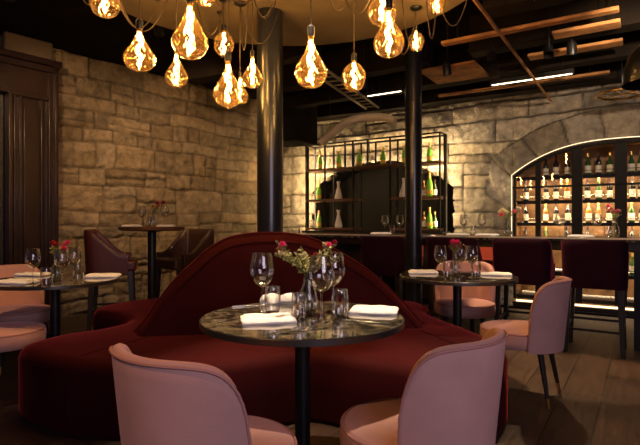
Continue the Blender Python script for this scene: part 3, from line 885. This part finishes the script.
# folded-napkin shaped white decanters
def make_carafe():
    t = thing('glass_carafe', '', 'carafe')
    mb = MB(); mb.lathe([(0, 0), (.06, 0), (.066, .012), (.062, .05), (.03, .17), (.020, .22), (.024, .26), (.031, .285)], 24, caps=False)
    mb.build('body', M['frost'], t)
    mb = MB(); mb.lathe([(.034, .282), (.034, .29), (.026, .29), (.026, .282)], 24, caps=False); mb.build('rim', M['frost'], t)
    return Proto(t)
M['frost'] = mat('frosted_glass', (.62, .58, .50), .3)
CA = make_carafe()
for px, z, l in ((338.5, SH[1], 'pale tapering carafe on the middle shelf left of the dark opening'), (338.5, SH[2], 'pale tapering carafe on the bottom shelf left of the dark opening'), (403.5, SH[1], 'pale tapering carafe on the middle shelf peeking out beside the column')):
    CA.put(W(barA(px, bmid), bmid, z), 0, l)

# ------------------------------------------------------------------ wine cabinet
CB = WB - .02
c_, hw_, sp_, ri_, pw_ = ARCH2
def az(a): return sp_ + ri_ * (1 - min(1, abs(a - c_) / hw_) ** pw_)
root = thing('wine_cabinet', 'arched black framed glass wine cabinet glowing in the stone wall', 'cabinet', W(0, CB, 0), BAR_RZ)
def strip_arch(a0, a1, b0, b1, inset, wdt, n=24):
    mb = MB(); vs = []; fs = []
    for i in range(n + 1):
        a = a0 + (a1 - a0) * i / n; z = az(a) - inset
        vs += [(a, b0, z), (a, b1, z), (a, b1, z - wdt), (a, b0, z - wdt)]
    for i in range(n):
        for k in range(4): fs.append((i * 4 + k, i * 4 + (k + 1) % 4, i * 4 + 4 + (k + 1) % 4, i * 4 + 4 + k))
    fs += [(0, 1, 2, 3), tuple(n * 4 + k for k in range(4))]
    return mb.add(vs, fs)
aL, aR = c_ - hw_, c_ + hw_
strip_arch(aL + .01, aR - .01, .02, .09, .012, .035, 48).build('arched_frame', M['frame_black'], root)
def mull(px0, px1, nm='mullion', bb=CB):
    a0, a1 = barA(px0, bb), barA(px1, bb)
    mb = MB(); mb.box(a0, a1, .02, .09, .12, az((a0 + a1) / 2) - .03); mb.build(nm, M['frame_black'], root)
    return a0, a1
mulls = [(513, 515.2), (535, 540), (571.5, 582), (614.6, 627)]
E = [mull(*m_) for m_ in mulls]
for a0, a1 in ((.62, .66), (1.08, 1.1)):
    mb = MB(); mb.box(a0, a1, .02, .09, .12, az((a0 + a1) / 2) - .03); mb.build('mullion', M['frame_black'], root); E.append((a0, a1))
mb = MB(); mb.box(aL, aR, .02, .10, .0, .07); mb.build('plinth', M['frame_black'], root)
mb = MB(); mb.box(aL, aR, .02, .09, 1.64, 1.665)
mb.build('crossbar', M['frame_black'], root)
SHZ = [1.80, 1.47, 1.17, .84, .50, .16]
for z in SHZ:
    mb = MB(); mb.box(aL + .03, aR - .03, .14, .52, z - .02, z); sb = mb.build('wine_shelf', M['black_wood'], root)
    mb = MB(); mb.box(aL + .04, aR - .04, .128, .138, z - .046, z + .002); mb.build('shelf_edge', M['frame_black'], sb)
    mb = MB(); mb.box(aL + .04, aR - .04, .50, .512, z + .002, z + .010); mb.build('light_strip', M['led_line'] if z > 1 else M['led_back'], sb)
    mb = MB(); mb.box(aL + .04, aR - .04, .145, .157, z - .034, z - .021); mb.build('light_strip', M['led_shelf'] if z > 1 else M['led_base'], sb)
    mb = MB(); mb.tube([(aL + .03, .12, z + .055), (aR - .03, .12, z + .055)], .004, 6); mb.build('rack_rail', M['steel'], sb)
mb = MB(); mb.box(aL + .04, aR - .04, .06, .075, .075, .10); mb.build('light_strip', M['led_line'], root)
# panes
names = []
for i in range(len(E) - 1):
    a0, a1 = E[i][1], E[i + 1][0]
    mb = MB(); n = 8; vs = []; fs = []
    for k in range(n + 1):
        a = a0 + (a1 - a0) * k / n; zt = az(a) - .04
        vs += [(a, .05, .12), (a, .05, zt), (a, .056, .12), (a, .056, zt)]
    for k in range(n):
        q = 4 * k; fs += [(q, q + 4, q + 5, q + 1), (q + 2, q + 3, q + 7, q + 6), (q + 1, q + 5, q + 7, q + 3)]
    mb.add(vs, fs); mb.build('glass_pane', M['pane'], root)
# thin led line round the arch on the stone
lt = thing('arch_light_strip', 'thin bright light line tracing the arch around the wine cabinet', 'light strip', W(0, CB, 0), BAR_RZ)
mb = MB(); pts = [(aL - .0, .0, 1.05)] + [(aL, .0, 1.05 + (az(aL) - 1.05) * k / 4) for k in range(1, 4)] + [(c_ + hw_ * x / 24, .0, az(c_ + hw_ * x / 24) + .004) for x in range(-24, 25)] + [(aR, 0, 1.05)]
pts = [(x, y - .03, z) for x, y, z in pts]
mb.tube(pts, .0045, 6); mb.build('light_tube', M['led_line'], lt)
# bottles in the cabinet
rnd = random.Random(8)
doorn = ['narrow left', 'second', 'third', 'fourth']
rown = ['top', 'second', 'third', 'fourth', 'fifth']
bb = CB + .26
slots = {0: [(526,)], 1: [(546,), (556.5,), (567.5,)], 2: [(588,), (598.5,), (610,)], 3: [(632,), (641,)]}
cols = {id(BW): 'black', id(BG): 'green', id(BA): 'amber'}
for r_i, z in enumerate(SHZ[:5]):
    for d_i in range(4):
        xs = slots[d_i]
        if r_i == 0 and d_i == 0: continue
        for k, (px,) in enumerate(xs):
            pr = rnd.choice([BW, BW, BG, BA]) if r_i else rnd.choice([BW, BG])
            if r_i >= 3 and k == 1 and len(xs) == 3: continue
            j = rnd.uniform(-.008, .008)
            word = 'only' if len(xs) == 1 else ORD[k - 1 if (r_i >= 3 and k == 2) else k] + ' from left'
            pr.put(W(barA(px, bb) + j, bb, z + .001), rnd.uniform(0, 6), '%s wine bottle with cream label, %s on %s shelf behind %s cabinet door' % (cols[id(pr)], word, rown[r_i], doorn[d_i]), 'wine bottles in the arched cabinet', rnd.uniform(.88, .97))

# ------------------------------------------------------------------ tableware
def glass_proto():
    t = thing('wine_glass', '', 'wine glass')
    mb = MB()
    pr = [(.010, .118), (.028, .128), (.046, .150), (.054, .178), (.053, .205), (.046, .240), (.041, .262)]
    mb.lathe(pr, 28, caps=False); mb.lathe([(r_ - .0012, z_ + .001) for r_, z_ in pr][::-1], 28, caps=False); mb.build('bowl', M['glass'], t, fix=False)
    mb = MB(); mb.lathe([(.010, .118), (.0055, .112), (.0035, .10), (.0035, .02), (.006, .01)], 12, caps=False); mb.build('stem', M['glass_solid'], t)
    mb = MB(); mb.lathe([(.004, .012), (.012, .006), (.037, .002), (.037, 0), (.0, 0)], 28, caps=False); mb.build('foot', M['glass_solid'], t)
    mb = MB(); mb.tube([(.041 * math.cos(x * PI / 14), .041 * math.sin(x * PI / 14), .262) for x in range(28)], .0011, 5, closed=True); mb.build('rim', M['glass_solid'], t)
    return Proto(t)
M['glass_solid'] = thin_glass('glass_solid', (.93, .93, .92), .9, .03, edge=.55)
GL = glass_proto()
def tumbler_proto():
    t = thing('water_tumbler', '', 'tumbler')
    mb = MB(); pr = [(.029, .006), (.035, .03), (.0375, .07), (.036, .11), (.034, .125)]
    mb.lathe(pr, 24, caps=False); mb.lathe([(r_ - .0015, z_) for r_, z_ in pr][::-1], 24, caps=False); mb.build('wall', M['glass'], t, fix=False)
    mb = MB(); mb.lathe([(0, 0), (.028, 0), (.030, .006), (.027, .012), (0, .012)], 24, caps=False); mb.build('base', M['glass_solid'], t)
    mb = MB(); mb.tube([(.034 * math.cos(x * PI / 12), .034 * math.sin(x * PI / 12), .125) for x in range(24)], .0012, 5, closed=True); mb.build('rim', M['glass_solid'], t)
    return Proto(t)
TU = tumbler_proto()
def vase_proto():
    t = thing('glass_vase', '', 'vase')
    mb = MB(); pr = [(.030, .004), (.038, .02), (.041, .05), (.034, .09), (.020, .125), (.017, .15), (.021, .172)]
    mb.lathe(pr, 24, caps=False); mb.lathe([(r_ - .002, z_) for r_, z_ in pr][::-1], 24, caps=False); mb.build('body', M['glass'], t, fix=False)
    mb = MB(); mb.lathe([(0, 0), (.030, 0), (.033, .006), (.028, .014), (0, .014)], 24, caps=False); mb.build('base', M['glass_solid'], t)
    mb = MB(); mb.tube([(.021 * math.cos(x * PI / 10), .021 * math.sin(x * PI / 10), .172) for x in range(20)], .0015, 5, closed=True); mb.build('rim', M['glass_solid'], t)
    return Proto(t)
VA = vase_proto()
def bouquet(loc, label, seed, nb, cols_, spread=.11, height=.30, leaves=60, sc=1.0, bs=.018):
    rnd = random.Random(seed); t = thing('flower_bouquet', label, 'flowers', loc, 0, None); t.scale = (sc,) * 3
    st_ = MB(); lf = MB(); tips = []
    for i in range(max(nb + 12, 12)):
        an = rnd.uniform(0, 2 * PI); rr = spread * math.sqrt(rnd.random()); h = height * rnd.uniform(.72, 1.0)
        tip = Vector((rr * math.cos(an), rr * math.sin(an), h)); tips.append(tip)
        base = Vector((rnd.uniform(-.012, .012), rnd.uniform(-.012, .012), .018)); neck = Vector((tip.x * .08, tip.y * .08, .16))
        pts = [Vector(p) for p in catmull([tuple(base), tuple(neck), tuple(neck.lerp(tip, .5) + Vector((0, 0, .012))), tuple(tip)], 4, False)]
        st_.tube(pts, .0017, 5)
        for k in range(leaves // 9):
            f = rnd.uniform(.45, 1.0); q = pts[int(f * (len(pts) - 1))]
            d = Vector((rnd.uniform(-1, 1), rnd.uniform(-1, 1), rnd.uniform(-.3, .9))).normalized(); w = d.orthogonal().normalized()
            L = rnd.uniform(.012, .028); s_ = L * .28; e = q + d * L
            up = d.cross(w) * .003
            lf.add([q, q + d * L * .5 + w * s_ + up, e, q + d * L * .5 - w * s_ + up, q + d * L * .5 - up], [(0, 1, 4), (1, 2, 4), (2, 3, 4), (3, 0, 4), (0, 3, 2, 1)])
    st_.build('stems', M['stem'], t); o = lf.build('leaves', M['leaf'], t, smooth=0, fix=False)
    for i in range(nb):
        tip = tips[i] + Vector((0, 0, .004)); mb = MB(); c = cols_[i % len(cols_)]
        rb = bs * rnd.uniform(.75, 1.15)
        for ring, (nr_, ra, hz) in enumerate(((7, 1.0, 0), (6, .7, .35), (4, .4, .6))):
            for k in range(nr_):
                an = 2 * PI * k / nr_ + ring * .5; ct = Vector((math.cos(an), math.sin(an), 0)); tn_ = Vector((-ct.y, ct.x, 0))
                p0 = tip + Vector((0, 0, hz * rb * .3)); p1 = tip + ct * rb * ra + Vector((0, 0, rb * (.35 + hz)))
                mid = (p0 + p1) / 2 + Vector((0, 0, -rb * .12))
                mb.add([p0, mid + tn_ * rb * .42, p1, mid - tn_ * rb * .42, mid + Vector((0, 0, -rb * .15))], [(0, 1, 4), (1, 2, 4), (2, 3, 4), (3, 0, 4), (0, 3, 2, 1)])
        mb.lathe([(0, -.35 * rb), (.35 * rb, -.1 * rb), (.3 * rb, .3 * rb), (0, .5 * rb)], 8, c=tuple(tip), caps=False)
        mb.build('blossom', M[c], t, fix=False)
    return t
def napkin(loc, rz, label, w=.21, d=.14, h=.022, seed=1, m='linen', wave=.004):
    rnd = random.Random(seed); mb = MB(); N1, N2 = 16, 10; vs = []
    def pos(u, v, top):
        x = (u - .5) * w; y = (v - .5) * d
        e = min(u, 1 - u, v, 1 - v); rr = min(1, e / .08)
        z = (h * (.62 + .38 * math.sqrt(rr)) + wave * noise.noise((u * 4, v * 3, seed * 3.3))) if top else 0
        x += .006 * noise.noise((v * 3, seed, 1)); y += .006 * noise.noise((u * 3, seed, 5))
        return (x, y, z)
    mb.grid(lambda u, v: pos(u, v, True), N1, N2)
    top = list(mb.v)
    ring = [i for i in range(N1 + 1)] + [j * (N1 + 1) + N1 for j in range(1, N2 + 1)] + [N2 * (N1 + 1) + i for i in range(N1 - 1, -1, -1)] + [j * (N1 + 1) for j in range(N2 - 1, 0, -1)]
    o_ = len(mb.v)
    for f, ex in ((.62, .004), (.5, -.002), (.35, .003), (.0, .0)):
        for i in ring:
            x, y, z = top[i]; r_ = math.hypot(x, y) or 1; mb.v.append((x + x / r_ * ex, y + y / r_ * ex, z * f))
    L = len(ring)
    for k in range(L):
        k2 = (k + 1) % L
        mb.f.append((ring[k], o_ + k, o_ + k2, ring[k2]))
        for q in range(3): mb.f.append((o_ + q * L + k, o_ + (q + 1) * L + k, o_ + (q + 1) * L + k2, o_ + q * L + k2))
    mb.f.append(tuple(o_ + 3 * L + k for k in range(L)))
    o = mb.build('folded_napkin', M[m], loc=loc, rz=rz, smooth=50)
    return tag(o, label, 'napkin')
def fork(loc, rz, label):
    mb = MB(); mb.box(-.10, .02, -.0035, .0035, .002, .005); mb.box(.02, .045, -.011, .011, .002, .0045)
    for k in range(4): mb.box(.045, .095, -.011 + k * .0061, -.0075 + k * .0061, .003, .005)
    o = mb.build('fork', M['steel'], loc=loc, rz=rz, bevel=.001); return tag(o, label, 'fork')
def knife(loc, rz, label):
    mb = MB(); mb.box(-.11, -.01, -.006, .006, 0, .006)
    mb.add([(-.01, -.006, .001), (.11, -.009, .001), (.125, .004, .001), (-.01, .006, .001), (-.01, -.006, .004), (.11, -.009, .004), (.125, .004, .004), (-.01, .006, .004)], [(0, 3, 2, 1), (4, 5, 6, 7), (0, 1, 5, 4), (1, 2, 6, 5), (2, 3, 7, 6), (3, 0, 4, 7)])
    o = mb.build('table_knife', M['steel'], loc=loc, rz=rz, bevel=.001); return tag(o, label, 'knife')

TZ = .7505
def P1(px, py): return onz(px, py, TZ)
# --- near table
GL.put(P1(262, 313), 0, 'wine glass standing left of the flowers on the near table', 'wine glasses on the near table', 1.06)
GL.put(P1(321.5, 321), 0, 'wine glass in front right of the flowers on the near table, nearest', 'wine glasses on the near table', 1.06)
GL.put(P1(333, 312), 0, 'wine glass furthest right on the near table, partly behind another', 'wine glasses on the near table', 1.06)
TU.put(P1(272.5, 314), 0, 'tumbler beside the left wine glass on the near table', 'tumblers on the near table')
TU.put(P1(340, 318), 0, 'tumbler at right of the glasses on the near table', 'tumblers on the near table')
TU.put(P1(299, 319), 0, 'tumbler just before the vase on the near table', 'tumblers on the near table', .9)
VA.put(P1(308, 314), 0, 'clear glass vase holding wild flowers on the near table', 'glass flower vases', 1.15)
bouquet(P1(308, 314), 'loose wild bouquet with pink and red blossoms on the near table', 5, 7, ['petal_pink', 'petal_red', 'petal_cream', 'petal_red'], spread=.165, height=.31, leaves=190, sc=1.08, bs=.019)
napkin(P1(268, 321), R(12), 'white folded napkin at front left of the near table', w=.22, d=.15, seed=2)
napkin(P1(374, 312), R(-12), 'white folded napkin at right of the near table', w=.215, d=.15, seed=3)
napkin(P1(278, 303), R(2), 'white crumpled napkin at the back of the near table', w=.17, d=.10, h=.04, seed=4, wave=.02)
knife(P1(293, 330), R(35), 'steel knife right of the front left napkin')
knife(P1(302, 331), R(32), 'steel knife furthest from the front left napkin')
fork(P1(236, 319), R(50), 'steel fork left of the front left napkin')
knife(P1(362, 322), R(-22), 'steel knife in front of the right napkin')
fork(P1(352, 321), R(-25), 'steel fork in front of the right napkin')
fork(P1(252, 306), R(20), 'steel fork beside the crumpled napkin')
# --- second table
GL.put(P1(440.5, 277), 0, 'wine glass at left of the flowers on the second table', 'wine glasses on the second table', .92)
GL.put(P1(461, 276), 0, 'wine glass behind the flowers in the middle of the second table', 'wine glasses on the second table', .92)
GL.put(P1(472, 277.5), 0, 'wine glass at right of the flowers on the second table', 'wine glasses on the second table', .92)
TU.put(P1(448, 279), 0, 'tumbler left of the vase on the second table', 'tumblers on the second table')
TU.put(P1(476, 278), 0, 'tumbler right of the vase on the second table', 'tumblers on the second table')
VA.put(P1(455, 275), 0, 'clear glass vase on the second table', 'glass flower vases')
bouquet(P1(455, 275), 'small bouquet of magenta flowers on the second table', 15, 6, ['petal_pink', 'petal_pink', 'petal_red'], spread=.06, height=.265, leaves=45, bs=.030)
napkin(P1(423, 273), R(-6), 'white folded napkin at left of the second table', w=.23, d=.14, h=.024, seed=6)
napkin(P1(496, 275), R(-20), 'white folded napkin at right of the second table', w=.23, d=.14, h=.02, seed=7)
knife(P1(481, 281), R(8), 'steel knife left of the right napkin on the second table')
fork(P1(488, 280.5), R(4), 'steel fork left of the right napkin on the second table')
# --- left table
GL.put(P1(33, 284), 0, 'wine glass nearest the wooden door on the left table', 'wine glasses on the left table', .92)
GL.put(P1(62, 285), 0, 'wine glass just before the flowers on the left table', 'wine glasses on the left table', .92)
GL.put(P1(74, 280), 0, 'wine glass furthest right on the left table', 'wine glasses on the left table', .92)
TU.put(P1(46.5, 287), 0, 'tumbler left of the flowers on the left table', 'tumblers on the left table')
TU.put(P1(78, 282), 0, 'tumbler right of the flowers on the left table', 'tumblers on the left table')
VA.put(P1(57, 280), 0, 'clear glass vase on the left table', 'glass flower vases')
bouquet(P1(57, 280), 'small bouquet of red flowers with yellow leaves on the left table', 25, 6, ['petal_red', 'petal_pink'], spread=.085, height=.27, leaves=100, bs=.028)
napkin(P1(16, 283), R(-10), 'white folded napkin at the front of the left table', w=.25, d=.15, seed=8)
napkin(P1(33, 275.5), R(-10), 'white folded napkin at the back of the left table', w=.24, d=.12, seed=9)
napkin(P1(103, 277), R(8), 'white folded napkin at the right edge of the left table', w=.24, d=.13, h=.026, seed=10)
knife(P1(28, 287), R(5), 'steel knife before the front napkin on the left table')
# --- tall table
def PH(dx, dy): return HT + Vector((dx, dy, HTZ + .0005))
GL.put(PH(-.12, .03), 0, 'wine glass at left of the flowers on the tall table', None, .85)
GL.put(PH(.13, .02), 0, 'wine glass at right of the flowers on the tall table', None, .9)
TU.put(PH(.01, -.10), 0, 'small bright tumbler before the flowers on the tall table', None, .8)
VA.put(PH(.0, .06), 0, 'clear glass vase on the tall table', 'glass flower vases')
bouquet(PH(.0, .06), 'small bouquet of dark red flowers on the tall table by the wall', 31, 5, ['petal_red'], spread=.12, height=.25, leaves=40, bs=.032)
napkin(PH(-.18, -.10), 0, 'white folded napkin at left of the tall table', w=.18, d=.1, seed=12)
napkin(PH(.18, -.08), 0, 'white folded napkin at right of the tall table', w=.18, d=.1, seed=13)
# --- counter
def PB(px, b): return W(barA(px, b), b, BZ + .0005)
gg = 'wine glasses on the bar counter'
for px, l in ((385, 'left of the two wine glasses on the counter left of the slim column'), (400, 'wine glass on the counter touching the left side of the slim column'),
              (464, 'wine glass on the counter before bare stone, left of a pair'), (482, 'wine glass on the counter before bare stone, right of a pair'),
              (560, 'round wine glass on the counter left of the folded plate napkin'), (597, 'round wine glass on the counter beside the rightmost flowers')):
    GL.put(PB(px, 5.62), 0, l, gg, .86)
for px, l in ((392, 'tumbler on the counter between the two left glasses'), (473, 'tumbler on the counter between the pair before bare stone'), (567.5, 'tumbler on the counter right of a round wine glass'), (608, 'tumbler on the counter just left of the rightmost vase')):
    TU.put(PB(px, 5.58), 0, l, 'tumblers on the bar counter', .85)
VA.put(PB(506.5, 5.6), 0, 'clear glass vase on the counter left of the wine cabinet', 'glass flower vases')
VA.put(PB(615, 5.6), 0, 'clear glass vase on the counter at far right', 'glass flower vases')
bouquet(PB(506.5, 5.6), 'magenta and cream flowers on the counter left of the wine cabinet', 41, 6, ['petal_pink', 'petal_cream', 'petal_cream'], spread=.11, height=.27, leaves=60, bs=.042)
bouquet(PB(615, 5.6), 'magenta flowers on the counter before the wine cabinet at right', 47, 4, ['petal_pink'], spread=.06, height=.29, leaves=50, bs=.042)
for px, l, sd in ((381, 'white napkin on the counter under the left pair of glasses', 21), (458, 'white napkin on the counter left of the middle glasses', 22), (487, 'white napkin on the counter right of the middle glasses', 23), (581, 'white napkin on the counter between the two round wine glasses', 24)):
    napkin(PB(px, 5.46), BAR_RZ, l, w=.22, d=.12, h=.02, seed=sd)

# ------------------------------------------------------------------ hanging filament bulbs
def bulb_prof(kind):
    if kind == 'pear':   return [(.0, 0), (.03, .003), (.062, .018), (.083, .048), (.09, .08), (.083, .115), (.063, .15), (.040, .185), (.024, .22), (.016, .255), (.015, .28)]
    if kind == 'drop':   return [(.0, 0), (.035, .004), (.066, .02), (.086, .05), (.090, .078), (.078, .108), (.055, .14), (.034, .175), (.02, .21), (.015, .24)]
    if kind == 'cone':   return [(.0, 0), (.03, .004), (.060, .02), (.081, .05), (.09, .082), (.083, .112), (.064, .145), (.044, .178), (.029, .212), (.019, .247), (.015, .28)]
    return [(.0, 0), (.03, .004), (.058, .02), (.078, .055), (.09, .10), (.086, .14), (.066, .175), (.038, .20), (.018, .215), (.015, .225)]
PEN = {}
def pendant_proto(kind):
    t = thing('pendant_bulb', '', 'pendant bulb')
    pr = bulb_prof(kind); H = pr[-1][1]
    sm = catmull(pr, 3, False)
    mb = MB(); mb.lathe([(max(0, r_), z_) for r_, z_ in sm], 32, caps=False); mb.build('glass_bulb', M['amber_glass'], t, smooth=80, fix=False)
    mb = MB(); pts = []
    for k in range(25):
        f = k / 24; an = f * 2 * PI * 2.2
        rr = .014 * math.sin(PI * min(1, max(0.05, f * 1.0)))
        pts.append((rr * math.cos(an), rr * math.sin(an), H * .13 + f * H * .80))
    mb.tube(pts, .009, 5); mb.build('filament', M['filament'], t)
    mb = MB(); mb.lathe([(.016, H - .012), (.0165, H + .004)], 16, caps=False); mb.build('brass_neck', M['brass'], t)
    mb = MB(); mb.lathe([(.0, H + .002), (.019, H + .002), (.021, H + .01), (.021, H + .05), (.012, H + .062), (.0, H + .062)], 18, caps=False); mb.build('socket', M['black_metal'], t)
    return t, H
bul = [  # px, bottom y, width px, real diameter, kind, label
    (105, 17, 29, .18, 'pear', 'amber filament bulb cut by the top edge, leftmost of all'),
    (139.5, 71, 31, .18, 'drop', 'amber filament bulb hanging alone before the stone wall at left'),
    (190, 59, 36, .185, 'cone', 'largest amber filament bulb, left of the thick column'),
    (176.5, 87, 22, .145, 'pear', 'small amber filament bulb just below the largest bulb'),
    (224, 56, 20, .15, 'round', 'small round amber bulb right of the largest bulb'),
    (228, 107, 29, .18, 'cone', 'lowest amber filament bulb, left of the thick column'),
    (240, 104, 17, .13, 'pear', 'slim amber bulb tucked behind the lowest bulb'),
    (252.5, 88, 20, .145, 'pear', 'amber bulb touching the left edge of the thick column'),
    (311, 88, 33, .18, 'cone', 'large amber filament bulb right of the thick column'),
    (354, 91, 24, .16, 'round', 'elongated amber bulb between the two columns'),
    (382, 26, 29, .18, 'cone', 'amber bulb cut by the top edge above another bulb'),
    (389, 57, 31, .18, 'pear', 'round bottomed amber bulb just left of the slim column top'),
    (416, 51, 16, .125, 'round', 'smallest amber bulb above the slim column'),
    (437, 14, 18, .13, 'round', 'amber bulb cut by the top edge, rightmost of all'),
    (205, 6, 24, .15, 'round', 'amber bulb barely showing at the top above the largest bulb'),
]
protos = {k: pendant_proto(k) for k in ('pear', 'drop', 'cone', 'round')}
usedk = {}
rnd = random.Random(3)
cordm = M['fabric_cord']
for i, (px, yb, w, dia, kind, label) in enumerate(bul):
    D = dia * F / w
    c = atd(px, yb, D); s = dia / .18
    root_, H = protos[kind]
    if kind not in usedk: o = root_; usedk[kind] = 1; o.location = c; o['label'] = label; o['group'] = 'hanging filament bulbs'; o.scale = (s,) * 3; o.rotation_euler.z = rnd.uniform(0, 6); 
    else: o = dup(root_, c, rnd.uniform(0, 6), label, 'hanging filament bulbs', s)
    if usedk[kind] == 1: usedk[kind] = 2
protos_done = [o for o in scn.objects if o.name.startswith('pendant_bulb') and o.parent is None]
for i, (o, spec) in enumerate(zip(sorted(protos_done, key=lambda q: q.name), range(99))):
    kind_H = max(v[2] for ch_ in o.children if ch_.name.startswith('glass_bulb') for v in [x.co for x in ch_.data.vertices])
    s = o.scale[0]; topz = (kind_H + .062) * s; lz = (SLAB - o.location.z)
    # cord as its own part, in the bulb's local units
    inv = 1 / s
    an = rnd.uniform(0, 2 * PI); L = rnd.uniform(.25, .55)
    # keep the swag end under the disc
    tgt = Vector((o.location.x, o.location.y, 0)) + Vector((math.cos(an), math.sin(an), 0)) * L
    if (tgt - SC).length > 1.3: tgt = tgt + (SC - tgt) * .5
    rot = Matrix.Rotation(-o.rotation_euler.z, 3, 'Z')
    dl = rot @ Vector((tgt.x - o.location.x, tgt.y - o.location.y, 0))
    mb = MB(); mb.tube([(0, 0, topz * inv), (0, 0, lz * inv)], .0035 * inv, 6)
    a0 = Vector((0, 0, lz - .02)); a1 = Vector((dl.x, dl.y, lz - .01)); sag = rnd.uniform(.18, .42)
    pts = []
    for k in range(17):
        f = k / 16; p = a0.lerp(a1, f); p.z -= sag * 4 * f * (1 - f); pts.append(p * inv)
    mb.tube(pts, .0045 * inv, 5)
    b1 = Vector((-dl.y * .8, dl.x * .8, lz - .005)); sag2 = sag * .7
    if (o.location + Vector((b1.x, b1.y, 0)) - SC - Vector((0, 0, o.location.z))).length > 1.35: b1 = Vector((dl.x * .5, dl.y * .5, lz - .005))
    mb.tube([(a0.lerp(b1, k / 14) - Vector((0, 0, sag2 * 4 * (k / 14) * (1 - k / 14)))) * inv for k in range(15)], .004 * inv, 5)
    mb.build('cord', cordm, o)
    mb = MB(); mb.lathe([(.0, -.028), (.02, -.028), (.045, -.012), (.048, 0), (0, 0)], 20, c=(0, 0, 0), caps=False)
    mb.v = [(x * inv, y * inv, (z + lz) * inv) for x, y, z in mb.v]; mb.build('ceiling_rose', M['black_metal'], o)
    mb = MB(); mb.lathe([(.0, -.02), (.012, -.02), (.025, -.008), (.026, 0), (0, 0)], 16, caps=False)
    mb.v = [((x + dl.x) * inv, (y + dl.y) * inv, (z + lz) * inv) for x, y, z in mb.v]; mb.build('cord_hook', M['black_metal'], o)

# ------------------------------------------------------------------ spotlights in the ceiling
def spot(loc, target, power, size, col, label, blend=.5, rad=.04):
    loc = Vector(loc); target = Vector(target); d = (target - loc).normalized()
    t = thing('ceiling_spotlight', label, 'spotlight', loc)
    mb = MB(); n = d
    q = n.to_track_quat('-Z', 'Y')
    mb.lathe([(.045, -.0), (.045, .10), (.03, .125), (.0, .125)], 20, caps=False); mb.lathe([(.041, 0), (.041, .095), (0, .095)], 20, caps=False)
    o = mb.build('lamp_head', M['black_metal'], t, fix=False); o.rotation_mode = 'QUATERNION'; o.rotation_quaternion = q
    mb = MB(); top = CEIL - loc.z
    mb.tube([(0, 0, .06), (0, 0, top)], .008, 6); mb.build('stem', M['black_metal'], t)
    ld = bpy.data.lights.new('spot', 'SPOT'); ld.energy = power; ld.spot_size = R(size); ld.spot_blend = blend; ld.color = col; ld.shadow_soft_size = rad
    lo = bpy.data.objects.new('spot_beam', ld); COL.objects.link(lo); lo.location = loc + d * .01; lo.rotation_mode = 'QUATERNION'; lo.rotation_quaternion = q
    return t
WARM = (1, .62, .32); MID = (1, .74, .50); COOL = (.80, .72, 1.0)
spot((-.1, 2.55, 2.65), (-.06, 2.55, .75), 260, 50, MID, 'black spotlight aimed down at the near marble table')
spot(atd(493, 63, 4.9), (1.95, 4.1, .0), 270, 32, WARM, 'black spotlight lit at the left under the ceiling boards', .2)
spot(atd(549, 55, 4.6), (1.5, 2.8, .0), 110, 42, WARM, 'black spotlight lit at the right under the ceiling boards', .3)
spot((1.2, 2.6, 3.0), T2 + Vector((0, 0, .75)), 90, 34, MID, 'black spotlight above the second marble table')
spot((-1.9, 2.9, 2.95), (-2.1, 3.8, .7), 90, 40, WARM, 'black spotlight above the left marble table')
spot((-1.6, 5.0, 3.05), (-1.75, 7.2, 1.5), 140, 95, WARM, 'black spotlight washing the left stone wall', .8)
spot((-2.6, 4.2, 3.05), (-3.0, 6.6, 1.6), 90, 85, WARM, 'black spotlight washing the stone beside the wooden door', .8)
spot((2.3, 3.3, 2.7), (3.4, 6.4, 1.8), 190, 85, MID, 'black spotlight washing the stone arch', .8)

spot(W(-.55, 5.25, 2.75), W(-.5, 5.65, 1.0), 75, 75, MID, 'added black spotlight above the counter at the wine cabinet end', .6)  # three counter spots added to brighten the glasses, flowers and napkins
spot(W(-1.75, 5.25, 2.75), W(-1.7, 5.65, 1.0), 65, 70, MID, 'added black spotlight above the middle of the counter', .6)
spot(W(-2.75, 5.25, 2.75), W(-2.7, 5.65, 1.0), 60, 70, MID, 'added black spotlight above the counter left of the slim column', .6)
# large cool window behind the camera (daylight of the street side)
def area(loc, target, w, h, power, col):
    ld = bpy.data.lights.new('window_light', 'AREA'); ld.shape = 'RECTANGLE'; ld.size = w; ld.size_y = h; ld.energy = power; ld.color = col
    o = bpy.data.objects.new('window_daylight', ld); COL.objects.link(o); o.location = loc
    o.rotation_euler = (Vector(target) - Vector(loc)).to_track_quat('-Z', 'Y').to_euler()
area((1.6, -1.9, 1.9), (.3, 2.6, .6), 2.2, 1.6, 62, (.92, .76, .95))
spot((-1.5, .5, 2.9), (-.5, 1.5, .6), 75, 30, (1, .5, .2), 'black spotlight above the front left tub chair')

w = bpy.data.worlds.new('world'); scn.world = w; w.use_nodes = True
bg = w.node_tree.nodes['Background']; bg.inputs['Color'].default_value = (.42, .33, .55, 1); bg.inputs['Strength'].default_value = .05

# ------------------------------------------------------------------ camera
cd = bpy.data.cameras.new('camera'); cd.sensor_width = 36; cd.lens = F / 640 * 36; cd.clip_start = .05
cam = bpy.data.objects.new('camera', cd); COL.objects.link(cam)
cam.location = (0, 0, CAMZ); cam.rotation_euler = (R(90), 0, 0)
scn.camera = cam
vs_ = scn.view_settings
vs_.view_transform = 'Standard'; vs_.look = 'None'; vs_.gamma = 1; vs_.use_curve_mapping = False; vs_.exposure = 0.0
scn.cycles.use_denoising = True
scn.cycles.max_bounces = 10; scn.cycles.transparent_max_bounces = 24
scn.cycles.sample_clamp_indirect = 4
scn.cycles.caustics_reflective = False; scn.cycles.caustics_refractive = False
